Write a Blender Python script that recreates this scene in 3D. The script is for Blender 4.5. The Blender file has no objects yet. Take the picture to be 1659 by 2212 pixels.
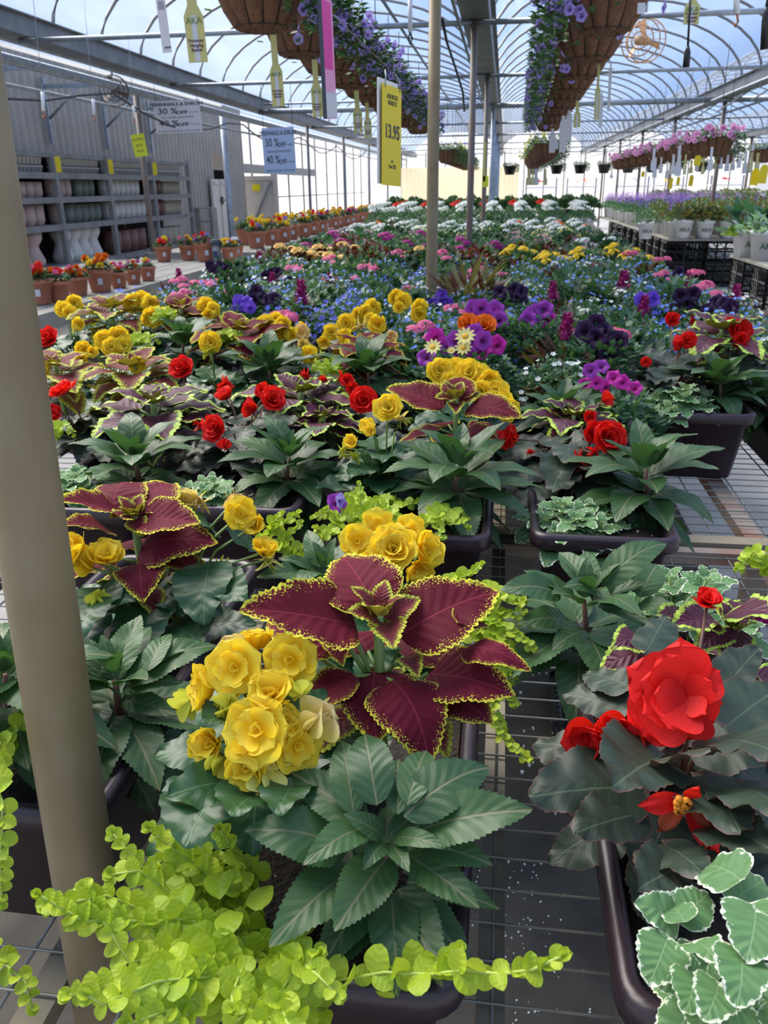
import bpy, math, random
from math import pi, sin, cos, sqrt, radians
from mathutils import Vector as V, Matrix, noise
random.seed(11)
sc = bpy.context.scene
COL = sc.collection
F, CX, CY, CAMH = 1750.0, 829.5, 1106.0, 1.49
# rows: world axes seen from the camera (aisle runs along +Y)
def _axes():
    y = V((1092-CX, CY-400, -F)).normalized()
    z = V((1, .014, 0)).cross(y).normalized()
    if z.y < 0: z = -z
    return Matrix((y.cross(z), y, z))
RM = _axes()
cd = bpy.data.cameras.new('camera'); cam = bpy.data.objects.new('camera', cd); COL.objects.link(cam)
cam.matrix_world = Matrix.Translation((0, 0, CAMH)) @ RM.to_4x4()
cd.sensor_fit = 'HORIZONTAL'; cd.sensor_width = 36; cd.lens = F/1659*36; cd.clip_start = .02; cd.clip_end = 400
cd.dof.use_dof = True; cd.dof.focus_distance = .95; cd.dof.aperture_fstop = 20.0
sc.camera = cam
sc.view_settings.view_transform = 'Standard'; sc.view_settings.look = 'None'
sc.view_settings.gamma = 1; sc.view_settings.use_curve_mapping = False
sc.view_settings.exposure = 0.62
sc.cycles.max_bounces = 8; sc.cycles.diffuse_bounces = 4; sc.cycles.transparent_max_bounces = 16
sc.cycles.caustics_reflective = False; sc.cycles.caustics_refractive = False
sc.cycles.sample_clamp_indirect = 6
# ---- world: hazy morning sky, white low down and blue overhead
w = bpy.data.worlds.new('sky'); sc.world = w; w.use_nodes = True
nt = w.node_tree; nt.nodes.clear()
tc = nt.nodes.new('ShaderNodeTexCoord'); sx = nt.nodes.new('ShaderNodeSeparateXYZ'); nt.links.new(tc.outputs['Generated'], sx.inputs[0])
rp = nt.nodes.new('ShaderNodeValToRGB'); nt.links.new(sx.outputs['Z'], rp.inputs[0])
r = rp.color_ramp; r.elements[0].position = 0; r.elements[0].color = (1, .96, .90, 1)
r.elements[1].position = 1; r.elements[1].color = (.27, .47, 1, 1)
for p, c in ((.025, (.80, .88, 1, 1)), (.07, (.40, .60, 1, 1))):
    e = r.elements.new(p); e.color = c
nz = nt.nodes.new('ShaderNodeTexNoise'); nz.inputs['Scale'].default_value = 3; nz.inputs['Detail'].default_value = 5
nt.links.new(tc.outputs['Generated'], nz.inputs['Vector'])
mp = nt.nodes.new('ShaderNodeMapRange'); mp.inputs[1].default_value = .45; mp.inputs[2].default_value = .75; mp.inputs[3].default_value = 0; mp.inputs[4].default_value = .5
nt.links.new(nz.outputs['Fac'], mp.inputs[0])
mx = nt.nodes.new('ShaderNodeMixRGB'); mx.inputs[2].default_value = (.95, .97, 1, 1)
nt.links.new(mp.outputs[0], mx.inputs[0]); nt.links.new(rp.outputs[0], mx.inputs[1])
bg = nt.nodes.new('ShaderNodeBackground'); bg.inputs['Strength'].default_value = .64
ow = nt.nodes.new('ShaderNodeOutputWorld'); nt.links.new(mx.outputs[0], bg.inputs[0]); nt.links.new(bg.outputs[0], ow.inputs[0])
sd = bpy.data.lights.new('sun', 'SUN'); sd.energy = 7.0; sd.angle = radians(50); sd.color = (1, .90, .76)
sun = bpy.data.objects.new('sun', sd); COL.objects.link(sun)
sun.rotation_euler = V((-.50, .42, .85)).to_track_quat('Z', 'Y').to_euler()

# ================= helpers
def ray(px, py): return RM @ V((px-CX, CY-py, -F))
def at(px, py, X=None, Y=None, Z=None):
    d = ray(px, py)
    t = X/d.x if X is not None else Y/d.y if Y is not None else (Z-CAMH)/d.z
    return d*t + V((0, 0, CAMH))
class MB:
    def __init__(s): s.v = []; s.f = []; s.uv = []; s.e = []; s.m = []
    def add(s, v, f, uv=None, e=None, m=0):
        o = len(s.v); s.v += [tuple(p) for p in v]; s.f += [tuple(i+o for i in q) for q in f]
        s.uv += uv or [(0, 0)]*len(v); s.e += e or [(0, 0)]*len(v); s.m += [m]*len(f)
    def box(s, c, d, m=0, M=None):
        P = []
        for i in range(8):
            p = V(((i & 1)-.5, ((i >> 1) & 1)-.5, ((i >> 2) & 1)-.5)); p = V((p.x*d[0], p.y*d[1], p.z*d[2]))
            if M: p = M @ p
            P.append(p+V(c))
        s.add(P, [(0, 2, 3, 1), (4, 5, 7, 6), (0, 1, 5, 4), (2, 6, 7, 3), (0, 4, 6, 2), (1, 3, 7, 5)], m=m)
    def tube(s, pts, r, n=8, m=0, cap=True):
        pts = [V(p) for p in pts]; rr = r if isinstance(r, (list, tuple)) else [r]*len(pts); P = []; fs = []
        for i, p in enumerate(pts):
            d = (pts[min(i+1, len(pts)-1)]-pts[max(i-1, 0)]).normalized()
            a = d.cross(V((0, 0, 1)) if abs(d.z) < .9 else V((1, 0, 0))).normalized(); b = d.cross(a)
            P += [p+(a*cos(2*pi*k/n)+b*sin(2*pi*k/n))*rr[i] for k in range(n)]
        for i in range(len(pts)-1):
            for k in range(n): fs.append((i*n+k, i*n+(k+1) % n, (i+1)*n+(k+1) % n, (i+1)*n+k))
        if cap: fs += [tuple(range(n))[::-1], tuple(range((len(pts)-1)*n, len(pts)*n))]
        s.add(P, fs, m=m)
    def lathe(s, prof, n=24, c=(0, 0, 0), m=0, mod=None):
        P = []; fs = []
        for i, (r, z) in enumerate(prof):
            for k in range(n):
                a = 2*pi*k/n; q = r*(mod(a, i/(len(prof)-1)) if mod else 1); P.append((c[0]+q*cos(a), c[1]+q*sin(a), c[2]+z))
        for i in range(len(prof)-1):
            for k in range(n): fs.append((i*n+k, i*n+(k+1) % n, (i+1)*n+(k+1) % n, (i+1)*n+k))
        s.add(P, fs, m=m)
    def mesh(s, name, mats, smooth=True):
        me = bpy.data.meshes.new(name); me.from_pydata(s.v, [], s.f)
        for m in (mats if isinstance(mats, (list, tuple)) else [mats]): me.materials.append(m)
        me.polygons.foreach_set('material_index', s.m)
        me.polygons.foreach_set('use_smooth', [smooth]*len(s.f))
        if any(s.uv) and any(u != (0, 0) for u in s.uv):
            L = [l.vertex_index for l in me.loops]
            for nm, src in (('UVMap', s.uv), ('edge', s.e)):
                ul = me.uv_layers.new(name=nm); ul.data.foreach_set('uv', [x for i in L for x in src[i]])
        me.update(); return me
def link(o): COL.objects.link(o); return o
def obj(name, me, parent=None, M=None, kind=None, label=None):
    o = bpy.data.objects.new(name, me); COL.objects.link(o)
    M = M or Matrix.Identity(4)
    if parent is not None:
        o.parent = parent; M = WINV[parent.name] @ M
    o.matrix_basis = M
    if kind: o['kind'] = kind
    if label: o['label'] = label
    return o
WINV = {}
def empty(name, M, parent=None):
    o = bpy.data.objects.new(name, None); COL.objects.link(o); o.empty_display_size = .02
    L = M
    if parent is not None: o.parent = parent; L = WINV[parent.name] @ M
    o.matrix_basis = L; WINV[o.name] = M.inverted(); return o
def thing(name, label, cat, loc=(0, 0, 0), group=None, kind=None):
    o = empty(name, Matrix.Translation(V(loc)))
    if kind: o['kind'] = kind
    if label: o['label'] = label
    if cat: o['category'] = cat
    if group: o['group'] = group
    return o
def solo(name, me, label, cat, M=None, group=None, kind=None):
    o = obj(name, me, None, M, kind, label)
    if cat: o['category'] = cat
    if group: o['group'] = group
    return o
def T(x, y, z): return Matrix.Translation((x, y, z))
def frame(o, xd, zh, sx=1, sy=None, sz=None):
    x = V(xd).normalized(); z = V(zh)-x*V(zh).dot(x)
    if z.length < 1e-4: z = x.orthogonal()
    z.normalize(); y = z.cross(x); sy = sy or sx; sz = sz or sx
    return Matrix(((x.x*sx, y.x*sy, z.x*sz, o[0]), (x.y*sx, y.y*sy, z.y*sz, o[1]), (x.z*sx, y.z*sy, z.z*sz, o[2]), (0, 0, 0, 1)))
# ================= materials
def mat(name, col=(.5, .5, .5), rough=.6, metal=0, spec=.5, noise_amt=0, nscale=20, col2=None, bump=0, bscale=40, trans=0, tcol=None, coords='Object', thr=None):
    m = bpy.data.materials.new(name); m.use_nodes = True; nt = m.node_tree; N = nt.nodes; L = nt.links
    b = N['Principled BSDF']; b.inputs['Roughness'].default_value = rough; b.inputs['Metallic'].default_value = metal
    b.inputs['Specular IOR Level'].default_value = spec; b.inputs['Base Color'].default_value = (*col, 1)
    if col2:
        tc = N.new('ShaderNodeTexCoord'); n = N.new('ShaderNodeTexNoise'); n.inputs['Scale'].default_value = nscale; n.inputs['Detail'].default_value = 4
        L.new(tc.outputs[coords], n.inputs['Vector']); r = N.new('ShaderNodeValToRGB'); L.new(n.outputs['Fac'], r.inputs[0])
        lo, hi = thr or (.35, .65)
        r.color_ramp.elements[0].position = lo; r.color_ramp.elements[1].position = hi
        r.color_ramp.elements[0].color = (*col, 1); r.color_ramp.elements[1].color = (*col2, 1); L.new(r.outputs[0], b.inputs['Base Color'])
    if bump:
        tc = N.new('ShaderNodeTexCoord'); n = N.new('ShaderNodeTexNoise'); n.inputs['Scale'].default_value = bscale; n.inputs['Detail'].default_value = 3
        L.new(tc.outputs['Object'], n.inputs['Vector']); bp = N.new('ShaderNodeBump'); bp.inputs['Strength'].default_value = bump
        bp.inputs['Distance'].default_value = .01; L.new(n.outputs['Fac'], bp.inputs['Height']); L.new(bp.outputs[0], b.inputs['Normal'])
    if trans:
        t = N.new('ShaderNodeBsdfTranslucent'); t.inputs[0].default_value = (*(tcol or col), 1)
        x = N.new('ShaderNodeMixShader'); x.inputs[0].default_value = trans; L.new(b.outputs[0], x.inputs[1]); L.new(t.outputs[0], x.inputs[2])
        L.new(x.outputs[0], N['Material Output'].inputs[0])
    return m
class NB:  # small node builder
    def __init__(s, m): s.nt = m.node_tree; s.N = s.nt.nodes; s.L = s.nt.links
    def math(s, op, a, b=None, c=None, clamp=False):
        n = s.N.new('ShaderNodeMath'); n.operation = op; n.use_clamp = clamp
        for i, v in enumerate((a, b, c)):
            if v is None: continue
            if isinstance(v, (int, float)): n.inputs[i].default_value = v
            else: s.L.new(v, n.inputs[i])
        return n.outputs[0]
    def step(s, v, lo, hi):
        n = s.N.new('ShaderNodeMapRange'); n.interpolation_type = 'SMOOTHSTEP'; s.L.new(v, n.inputs[0])
        n.inputs[1].default_value = lo; n.inputs[2].default_value = hi; return n.outputs[0]
    def mix(s, f, a, b):
        n = s.N.new('ShaderNodeMixRGB')
        for i, v in enumerate((f, a, b)):
            if isinstance(v, tuple): n.inputs[i].default_value = (*v, 1)
            elif isinstance(v, (int, float)): n.inputs[i].default_value = v
            else: s.L.new(v, n.inputs[i])
        return n.outputs[0]
def leaf_mat(name, base, base2, mid, nv, rough=.42, trans=.18, tcol=None, edge=None, ew=.05, eb=.012, na=.05, ns=14, veinc=None, vein_amt=.5, back=None, net=0, spec=.45, bumps=.35, speck=0):
    m = bpy.data.materials.new(name); m.use_nodes = True; q = NB(m); N, L = q.N, q.L
    b = N['Principled BSDF']; b.inputs['Roughness'].default_value = rough; b.inputs['Specular IOR Level'].default_value = spec
    uv = N.new('ShaderNodeUVMap'); uv.uv_map = 'UVMap'; ue = N.new('ShaderNodeUVMap'); ue.uv_map = 'edge'
    s1 = N.new('ShaderNodeSeparateXYZ'); L.new(uv.outputs[0], s1.inputs[0]); s2 = N.new('ShaderNodeSeparateXYZ'); L.new(ue.outputs[0], s2.inputs[0])
    u = s1.outputs[0]; av = q.math('ABSOLUTE', q.math('MULTIPLY_ADD', s1.outputs[1], 2, -1)); e = s2.outputs[0]; y = s2.outputs[1]
    oi = N.new('ShaderNodeObjectInfo'); nz = N.new('ShaderNodeTexNoise'); nz.noise_dimensions = '4D'; nz.inputs['Scale'].default_value = ns; nz.inputs['Detail'].default_value = 3
    cb = N.new('ShaderNodeCombineXYZ'); L.new(u, cb.inputs[0]); L.new(y, cb.inputs[1]); L.new(cb.outputs[0], nz.inputs['Vector'])
    L.new(q.math('MULTIPLY', oi.outputs['Random'], 37), nz.inputs['W']); nf = nz.outputs['Fac']
    # side veins sweep forward from the midrib
    ph = q.math('PINGPONG', q.math('MULTIPLY', q.math('MULTIPLY_ADD', q.math('MULTIPLY', av, av), .10, q.math('MULTIPLY_ADD', av, -.30, u)), nv), .5)
    vm = q.math('SUBTRACT', 1, q.step(ph, .0, .09)); mm = q.math('SUBTRACT', 1, q.step(q.math('ABSOLUTE', y), .004, .016))
    col = q.mix(q.math('MULTIPLY_ADD', oi.outputs['Random'], .6, q.math('MULTIPLY', nf, .5)), base, base2)
    if edge:
        ee = q.math('MULTIPLY_ADD', q.math('SUBTRACT', nf, .5), na, e)
        if net: ee = q.math('MULTIPLY_ADD', vm, net, ee)
        em = q.math('SUBTRACT', 1, q.step(ee, ew-eb, ew+eb)); em = q.math('MAXIMUM', em, q.math('SUBTRACT', 1, q.step(e, .006, .016)))
        if speck:
            n2 = N.new('ShaderNodeTexNoise'); n2.noise_dimensions = '4D'; n2.inputs['Scale'].default_value = 62; n2.inputs['Detail'].default_value = 1; L.new(cb.outputs[0], n2.inputs['Vector']); L.new(q.math('MULTIPLY', oi.outputs['Random'], 91), n2.inputs['W'])
            em = q.math('MAXIMUM', em, q.math('MULTIPLY', q.step(q.math('MULTIPLY_ADD', e, -speck, n2.outputs['Fac']), .49, .53), q.math('SUBTRACT', 1, q.step(e, .10, .17))))
        col = q.mix(em, col, edge)
    col = q.mix(q.math('MULTIPLY', vm, vein_amt), col, veinc or tuple(c*.55 for c in base))
    col = q.mix(q.math('MULTIPLY', mm, .8), col, mid)
    if back:
        g = N.new('ShaderNodeNewGeometry'); col = q.mix(q.math('MULTIPLY', g.outputs['Backfacing'], .8), col, back)
    L.new(col, b.inputs['Base Color'])
    bp = N.new('ShaderNodeBump'); bp.inputs['Strength'].default_value = bumps; bp.inputs['Distance'].default_value = .003
    L.new(q.math('SUBTRACT', q.math('MULTIPLY', ph, 2.0), q.math('MULTIPLY', mm, .8)), bp.inputs['Height']); L.new(bp.outputs[0], b.inputs['Normal'])
    t = N.new('ShaderNodeBsdfTranslucent')
    if tcol: t.inputs[0].default_value = (*tcol, 1)
    else: L.new(col, t.inputs[0])
    x = N.new('ShaderNodeMixShader'); x.inputs[0].default_value = trans; L.new(b.outputs[0], x.inputs[1]); L.new(t.outputs[0], x.inputs[2]); L.new(x.outputs[0], N['Material Output'].inputs[0])
    return m
M_IMP = leaf_mat('impatiens_leaf', (.022, .066, .024), (.055, .120, .036), (.17, .17, .09), 8, bumps=.15, vein_amt=.30, rough=.42, tcol=(.10, .28, .04), trans=.14, back=(.10, .17, .07), spec=.38)
M_COL = leaf_mat('coleus_leaf', (.078, .004, .013), (.125, .006, .021), (.20, .02, .04), 9, bumps=.25, rough=.65, tcol=(.25, .10, .01), trans=.12, edge=(.62, .60, .05), ew=.012, eb=.005, na=.10, ns=30, net=.006, speck=1.9, veinc=(.08, .006, .02), vein_amt=.35, back=(.42, .33, .05), spec=.12)
M_COLY = leaf_mat('coleus_young_leaf', (.12, .012, .025), (.16, .02, .03), (.14, .02, .03), 9, rough=.55, tcol=(.4, .35, .02), trans=.15, edge=(.50, .55, .05), ew=.05, na=.30, ns=34, net=.09, speck=1.0, veinc=(.10, .02, .02), vein_amt=.25, back=(.42, .36, .05), spec=.18)
M_COL2 = leaf_mat('dark_coleus_leaf', (.055, .008, .028), (.085, .012, .035), (.14, .03, .06), 8, rough=.5, tcol=(.2, .2, .01), trans=.12, edge=(.40, .56, .07), ew=.055, na=.13, ns=22, veinc=(.04, .01, .02), vein_amt=.3, back=(.22, .24, .04), spec=.35)
M_BEG = leaf_mat('begonia_leaf', (.012, .055, .020), (.030, .09, .030), (.07, .16, .06), 6, rough=.38, tcol=(.08, .25, .04), trans=.12, bumps=.18, veinc=(.05, .14, .06), vein_amt=.25, back=(.07, .14, .06))
M_BRZ = leaf_mat('bronze_begonia_leaf', (.026, .036, .026), (.036, .062, .038), (.08, .12, .07), 6, spec=.35, rough=.45, tcol=(.12, .10, .03), trans=.08, edge=(.11, .055, .045), ew=.008, na=.0, bumps=.15, veinc=(.07, .11, .07), vein_amt=.25, back=(.10, .05, .04))
M_JEN = leaf_mat('jenny_leaf', (.20, .34, .018), (.50, .60, .045), (.40, .54, .07), 4, rough=.45, bumps=.15, tcol=(.60, .75, .04), trans=.3, veinc=(.24, .38, .03), vein_amt=.18, back=(.45, .6, .05), spec=.3)
M_PLE = leaf_mat('variegated_leaf', (.09, .20, .075), (.15, .29, .11), (.24, .36, .18), 6, rough=.5, tcol=(.3, .5, .15), trans=.15, edge=(.78, .82, .62), ew=.028, eb=.008, na=.26, ns=11, veinc=(.08, .18, .08), vein_amt=.28, back=(.35, .45, .25), spec=.35, bumps=.3)
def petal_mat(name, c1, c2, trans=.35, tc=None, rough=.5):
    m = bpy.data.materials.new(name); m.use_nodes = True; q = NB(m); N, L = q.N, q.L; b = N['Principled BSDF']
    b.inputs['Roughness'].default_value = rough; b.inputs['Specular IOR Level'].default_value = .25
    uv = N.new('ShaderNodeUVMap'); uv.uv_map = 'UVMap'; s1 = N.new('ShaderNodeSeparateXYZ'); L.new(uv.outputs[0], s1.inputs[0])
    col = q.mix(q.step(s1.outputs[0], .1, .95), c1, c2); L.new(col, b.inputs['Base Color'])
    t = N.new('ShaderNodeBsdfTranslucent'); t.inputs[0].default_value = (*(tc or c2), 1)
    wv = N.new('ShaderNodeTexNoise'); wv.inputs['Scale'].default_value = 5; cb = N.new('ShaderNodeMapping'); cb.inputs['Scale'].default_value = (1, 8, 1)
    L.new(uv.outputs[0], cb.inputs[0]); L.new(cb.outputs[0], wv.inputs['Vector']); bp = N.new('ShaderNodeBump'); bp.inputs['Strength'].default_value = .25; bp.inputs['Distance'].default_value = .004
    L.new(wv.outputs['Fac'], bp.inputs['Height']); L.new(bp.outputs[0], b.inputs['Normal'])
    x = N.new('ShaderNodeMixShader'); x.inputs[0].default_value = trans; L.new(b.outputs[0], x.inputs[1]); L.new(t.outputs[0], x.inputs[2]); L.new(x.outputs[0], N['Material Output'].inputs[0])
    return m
P_YEL = petal_mat('yellow_petal', (.97, .64, .006), (.97, .80, .07), tc=(1, .76, .03), trans=.38)
P_PALE = petal_mat('pale_yellow_petal', (.85, .72, .10), (.88, .74, .38), tc=(.9, .75, .2))
P_GRN = petal_mat('green_yellow_bud', (.55, .62, .08), (.78, .74, .07), tc=(.8, .8, .1))
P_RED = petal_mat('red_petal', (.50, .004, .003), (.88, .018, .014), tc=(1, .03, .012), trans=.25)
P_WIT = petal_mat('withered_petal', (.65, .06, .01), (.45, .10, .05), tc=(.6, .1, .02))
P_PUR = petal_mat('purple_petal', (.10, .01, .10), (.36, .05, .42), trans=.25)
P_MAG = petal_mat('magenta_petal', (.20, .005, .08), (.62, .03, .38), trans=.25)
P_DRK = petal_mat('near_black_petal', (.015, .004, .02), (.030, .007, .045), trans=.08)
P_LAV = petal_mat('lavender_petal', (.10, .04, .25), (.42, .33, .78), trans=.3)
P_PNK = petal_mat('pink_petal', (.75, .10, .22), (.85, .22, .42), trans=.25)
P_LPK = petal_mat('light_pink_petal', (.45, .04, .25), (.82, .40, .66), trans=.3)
P_BLU = petal_mat('blue_petal', (.12, .22, .80), (.20, .36, .90), trans=.2)
P_WHT = petal_mat('white_petal', (.75, .80, .70), (.85, .87, .85), trans=.25)
P_ORG = petal_mat('orange_petal', (.75, .06, .005), (.85, .22, .01), trans=.2)
P_CRM = petal_mat('cream_petal', (.85, .80, .35), (.85, .84, .60), trans=.2)
P_APR = petal_mat('apricot_petal', (.92, .50, .10), (.95, .72, .28), trans=.25)
P_LYL = petal_mat('lemon_petal', (.65, .60, .10), (.85, .82, .25), trans=.25)
M_STEM = mat('green_stem', (.16, .26, .06), .5); M_RSTEM = mat('red_stem', (.12, .05, .03), .5); M_JST = mat('lime_stem', (.38, .48, .08), .5)
M_SOIL = mat('potting_soil', (.022, .016, .012), .95, col2=(.035, .026, .02), nscale=120, bump=.8, bscale=160, thr=(.4, .7))
M_PERL = mat('perlite', (.75, .74, .70), .9)
M_TUB = mat('brown_plastic', (.030, .018, .024), .33, spec=.5, bump=.03, bscale=60)
M_BLKP = mat('black_plastic', (.012, .013, .014), .45)
M_POST = mat('weathered_steel', (.20, .145, .072), .5, metal=.1, col2=(.26, .21, .12), nscale=9, bump=.05, bscale=60, thr=(.3, .7))
M_RPOST = mat('rusty_steel', (.16, .15, .14), .55, metal=.3, col2=(.20, .10, .06), nscale=3, thr=(.45, .7))
M_GALV = mat('galvanised_steel', (.27, .31, .35), .45, metal=.55, col2=(.38, .42, .46), nscale=12, coords='Object')
M_DGAL = mat('dark_gutter_steel', (.14, .15, .16), .55, metal=.3, col2=(.22, .23, .24), nscale=4)
M_HOOP = mat('hoop_steel', (.26, .25, .24), .5, metal=.4)
M_WIRE = mat('bench_wire', (.15, .16, .14), .45, metal=.3, col2=(.24, .24, .21), nscale=15)
M_RUST = mat('rust_angle_steel', (.24, .20, .17), .75, col2=(.24, .11, .07), nscale=7, thr=(.45, .65))
M_TAN = mat('tan_bench_rail', (.26, .22, .15), .7, col2=(.20, .17, .12), nscale=10)
M_COIR = mat('coconut_fibre', (.14, .062, .034), .95, col2=(.22, .11, .06), nscale=45, bump=1.0, bscale=120, thr=(.3, .7))
M_BWIRE = mat('basket_wire', (.02, .015, .012), .6)
M_TERR = mat('terracotta_plastic', (.46, .17, .10), .6, col2=(.52, .20, .12), nscale=3)
M_WOOD = mat('weathered_wood', (.25, .24, .21), .8, col2=(.33, .31, .27), nscale=6)
M_GREYW = mat('grey_shelf_wood', (.20, .20, .20), .8, col2=(.27, .27, .26), nscale=5)
M_WHITE = mat('white_plastic', (.75, .76, .78), .45)
M_CARD = mat('white_card', (.72, .73, .76), .5, trans=.2); M_YCARD = mat('pale_yellow_card', (.60, .58, .24), .5, trans=.25, tcol=(.75, .72, .35))
M_YEL = mat('bright_yellow_card', (.85, .66, .01), .45, trans=.1); M_LIME = mat('lime_yellow_card', (.82, .86, .05), .5, trans=.15)
M_PINKC = mat('pink_card', (.75, .02, .30), .4); M_LPINK = mat('light_pink_card', (.80, .30, .52), .4)
M_INK = mat('dark_ink', (.04, .05, .07), .6); M_PINK_INK = mat('plum_ink', (.12, .03, .10), .6); M_BLUECARD = mat('pale_blue_card', (.40, .50, .70), .5)
M_GREYCARD = mat('grey_card', (.66, .63, .66), .6)
M_FANW = mat('sunlit_fan_guard', (.70, .42, .22), .5, trans=.2)  # orange of the low sun on the fan, put into its base colour
# ================= the greenhouse shell
def film_mat(name, k, tint=(.93, .96, 1), dif=(.85, .88, .92)):
    m = bpy.data.materials.new(name); m.use_nodes = True; q = NB(m); N, L = q.N, q.L; N.remove(N['Principled BSDF'])
    a = N.new('ShaderNodeBsdfTransparent'); a.inputs[0].default_value = (*tint, 1)
    b = N.new('ShaderNodeBsdfTranslucent'); b.inputs[0].default_value = (*dif, 1)
    c = N.new('ShaderNodeBsdfDiffuse'); c.inputs[0].default_value = (.7, .73, .78, 1)
    x = N.new('ShaderNodeMixShader'); x.inputs[0].default_value = .3; L.new(b.outputs[0], x.inputs[1]); L.new(c.outputs[0], x.inputs[2])
    y = N.new('ShaderNodeMixShader'); L.new(a.outputs[0], y.inputs[1]); L.new(x.outputs[0], y.inputs[2])
    tc = N.new('ShaderNodeTexCoord'); mp = N.new('ShaderNodeMapping'); mp.inputs['Scale'].default_value = (1, .25, 2.5); mp.inputs['Rotation'].default_value = (.5, 0, .6)
    n = N.new('ShaderNodeTexNoise'); n.inputs['Scale'].default_value = 2.2; n.inputs['Detail'].default_value = 5; L.new(tc.outputs['Object'], mp.inputs[0]); L.new(mp.outputs[0], n.inputs['Vector'])
    L.new(q.math('MULTIPLY_ADD', n.outputs['Fac'], .5, k-.25), y.inputs[0]); L.new(y.outputs[0], N['Material Output'].inputs[0]); return m
M_FILM = film_mat('roof_film', .30, dif=(.50, .62, .80)); M_FILMW = film_mat('wall_film', .72, (.95, .95, .92), (.92, .91, .88))
Y0, Y1 = -4.0, 42.0
GX = [-4.35, -.30, 3.5, 7.4, 11.3]; GZ = 2.88; RISE = .95
ceil = empty('ceiling', T(0, 0, 0)); ceil['kind'] = 'structure'
def arc(x0, x1, n=24, rise=RISE, z=GZ): return [((x0+x1)/2-(x1-x0)/2*cos(pi*i/n), z+rise*sin(pi*i/n)) for i in range(n+1)]
hoopm = {}
for a, b in zip(GX, GX[1:]):
    m = MB(); A = arc(a+.04, b-.04); ys = [Y0, 10, 25, Y1]
    m.add([(x, y, z+.02) for y in ys for x, z in A], [(i*25+k, i*25+k+1, (i+1)*25+k+1, (i+1)*25+k) for i in range(3) for k in range(24)])
    obj('roof_film', m.mesh('roof_film', M_FILM), ceil)
    h = MB(); h.tube([(x, 0, z) for x, z in arc(a+.05, b-.05, 20)], .017, 6); hm = h.mesh('hoop', M_HOOP)
    y = 3.3 if b < 4 else 6.3
    while y < Y1: obj('hoop', hm, ceil, T(0, y, 0)); y += 1.0
    pl = MB(); pl.tube([((a+b)/2, 2, GZ+RISE-.02), ((a+b)/2, Y1, GZ+RISE-.02)], .014, 6); obj('ridge_purlin', pl.mesh('ridge_purlin', M_GALV), ceil)
def gutter(x, warm=0):
    g = MB()
    for dx in (-.11, .11): g.box((x+dx, (Y0+Y1)/2, GZ-.03), (.012, Y1-Y0, .16))
    g.box((x, (Y0+Y1)/2, GZ-.11), (.22, Y1-Y0, .012)); g.box((x-.13, (Y0+Y1)/2, GZ+.05), (.05, Y1-Y0, .012)); g.box((x+.13, (Y0+Y1)/2, GZ+.05), (.05, Y1-Y0, .012))
    obj('gutter', g.mesh('gutter', M_DGAL, False), ceil)
for x in GX: gutter(x)
# cross pipes from gutter to gutter at every post, the fourth one thicker
PY = [4.35, 7.75, 11.3, 15.4, 19.6, 24, 28.5, 33, 37.5]
pm = {}
for a, b in zip(GX, GX[1:]):
    for i, y in enumerate(PY):
        rr = .045 if i == 3 else .022; k = (a, rr)
        if k not in pm:
            m = MB(); m.tube([(a, 0, 0), (b, 0, 0)], rr, 8); pm[k] = m.mesh('cross_pipe', M_GALV)
        obj('cross_pipe', pm[k], ceil, T(0, y, GZ-.14))
m = MB(); m.tube([(0, 0, 0), (GX[1]-GX[0], 0, 0)], .018, 8); obj('cross_pipe', m.mesh('cross_pipe', M_GALV), ceil, T(GX[0], 15.4, GZ-.02))
# pipes running under the left and right gutters
for (x, z, r_) in ((-4.72, 2.66, .05), (-4.55, 2.78, .02), (-4.80, 2.45, .018), (3.28, 2.72, .022), (3.72, 2.60, .018), (-.42, 2.70, .014)):
    m = MB(); m.tube([(x, 3, z), (x, Y1, z)], r_, 8); obj('long_pipe', m.mesh('long_pipe', M_GALV), ceil)
for y in range(6, 40, 2):
    m = MB(); m.tube([(0, 0, 0), (-.35, 1.0, -.30)], .012, 6); obj('diagonal_brace', m.mesh('diagonal_brace', M_GALV), ceil, T(3.65, y, GZ-.05))
# lean-to film between the left gutter and the metal wall
m = MB(); m.add([(-4.35, Y0, 2.9), (-6.9, Y0, 3.35), (-6.9, Y1, 3.35), (-4.35, Y1, 2.9)], [(0, 1, 2, 3)]); obj('roof_film', m.mesh('lean_to_film', M_FILM), ceil)
# gutter roll and rolled-up side sheet hanging above the metal wall
m = MB(); m.tube([(-4.97, 5, 2.84), (-4.97, 15.2, 2.84)], .02, 8); obj('rolled_side_sheet', m.mesh('side_sheet', M_FILMW), ceil)

# floor: pale concrete aisles
M_CONC = mat('pale_concrete', (.34, .33, .31), .85, col2=(.45, .44, .42), nscale=3, bump=.1, bscale=30)
m = MB(); m.add([(-14, -8, 0), (16, -8, 0), (16, 60, 0), (-14, 60, 0)], [(0, 1, 2, 3)])
solo('floor', m.mesh('floor', M_CONC), None, None, kind='structure')
M_MAT = mat('black_ground_cloth', (.040, .037, .031), .9, col2=(.085, .076, .06), nscale=6, bump=.3, bscale=70)
m = MB(); m.box((-.25, 6.1, .004), (2.3, 13.5, .008))
solo('ground_cloth', m.mesh('ground_cloth', M_MAT, False), 'black weed cloth on the floor beneath the wire bench', 'ground cloth')
# scattered perlite
m = MB()
for k in range(300):
    x, y = random.gauss(.07, .06), random.uniform(.45, 1.5); m.box((x, y, .010), [random.uniform(.0015, .0038)]*3, M=Matrix.Rotation(random.random()*3, 3, V((.3, .5, 1))))
for k in range(160): m.box((random.uniform(.1, .8), random.uniform(1.6, 2.6), .010), [random.uniform(.004, .008)]*3)
solo('spilled_perlite', m.mesh('perlite', M_PERL, False), 'white perlite crumbs spilled on the black cloth below the bench', 'perlite', kind='stuff')

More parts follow.
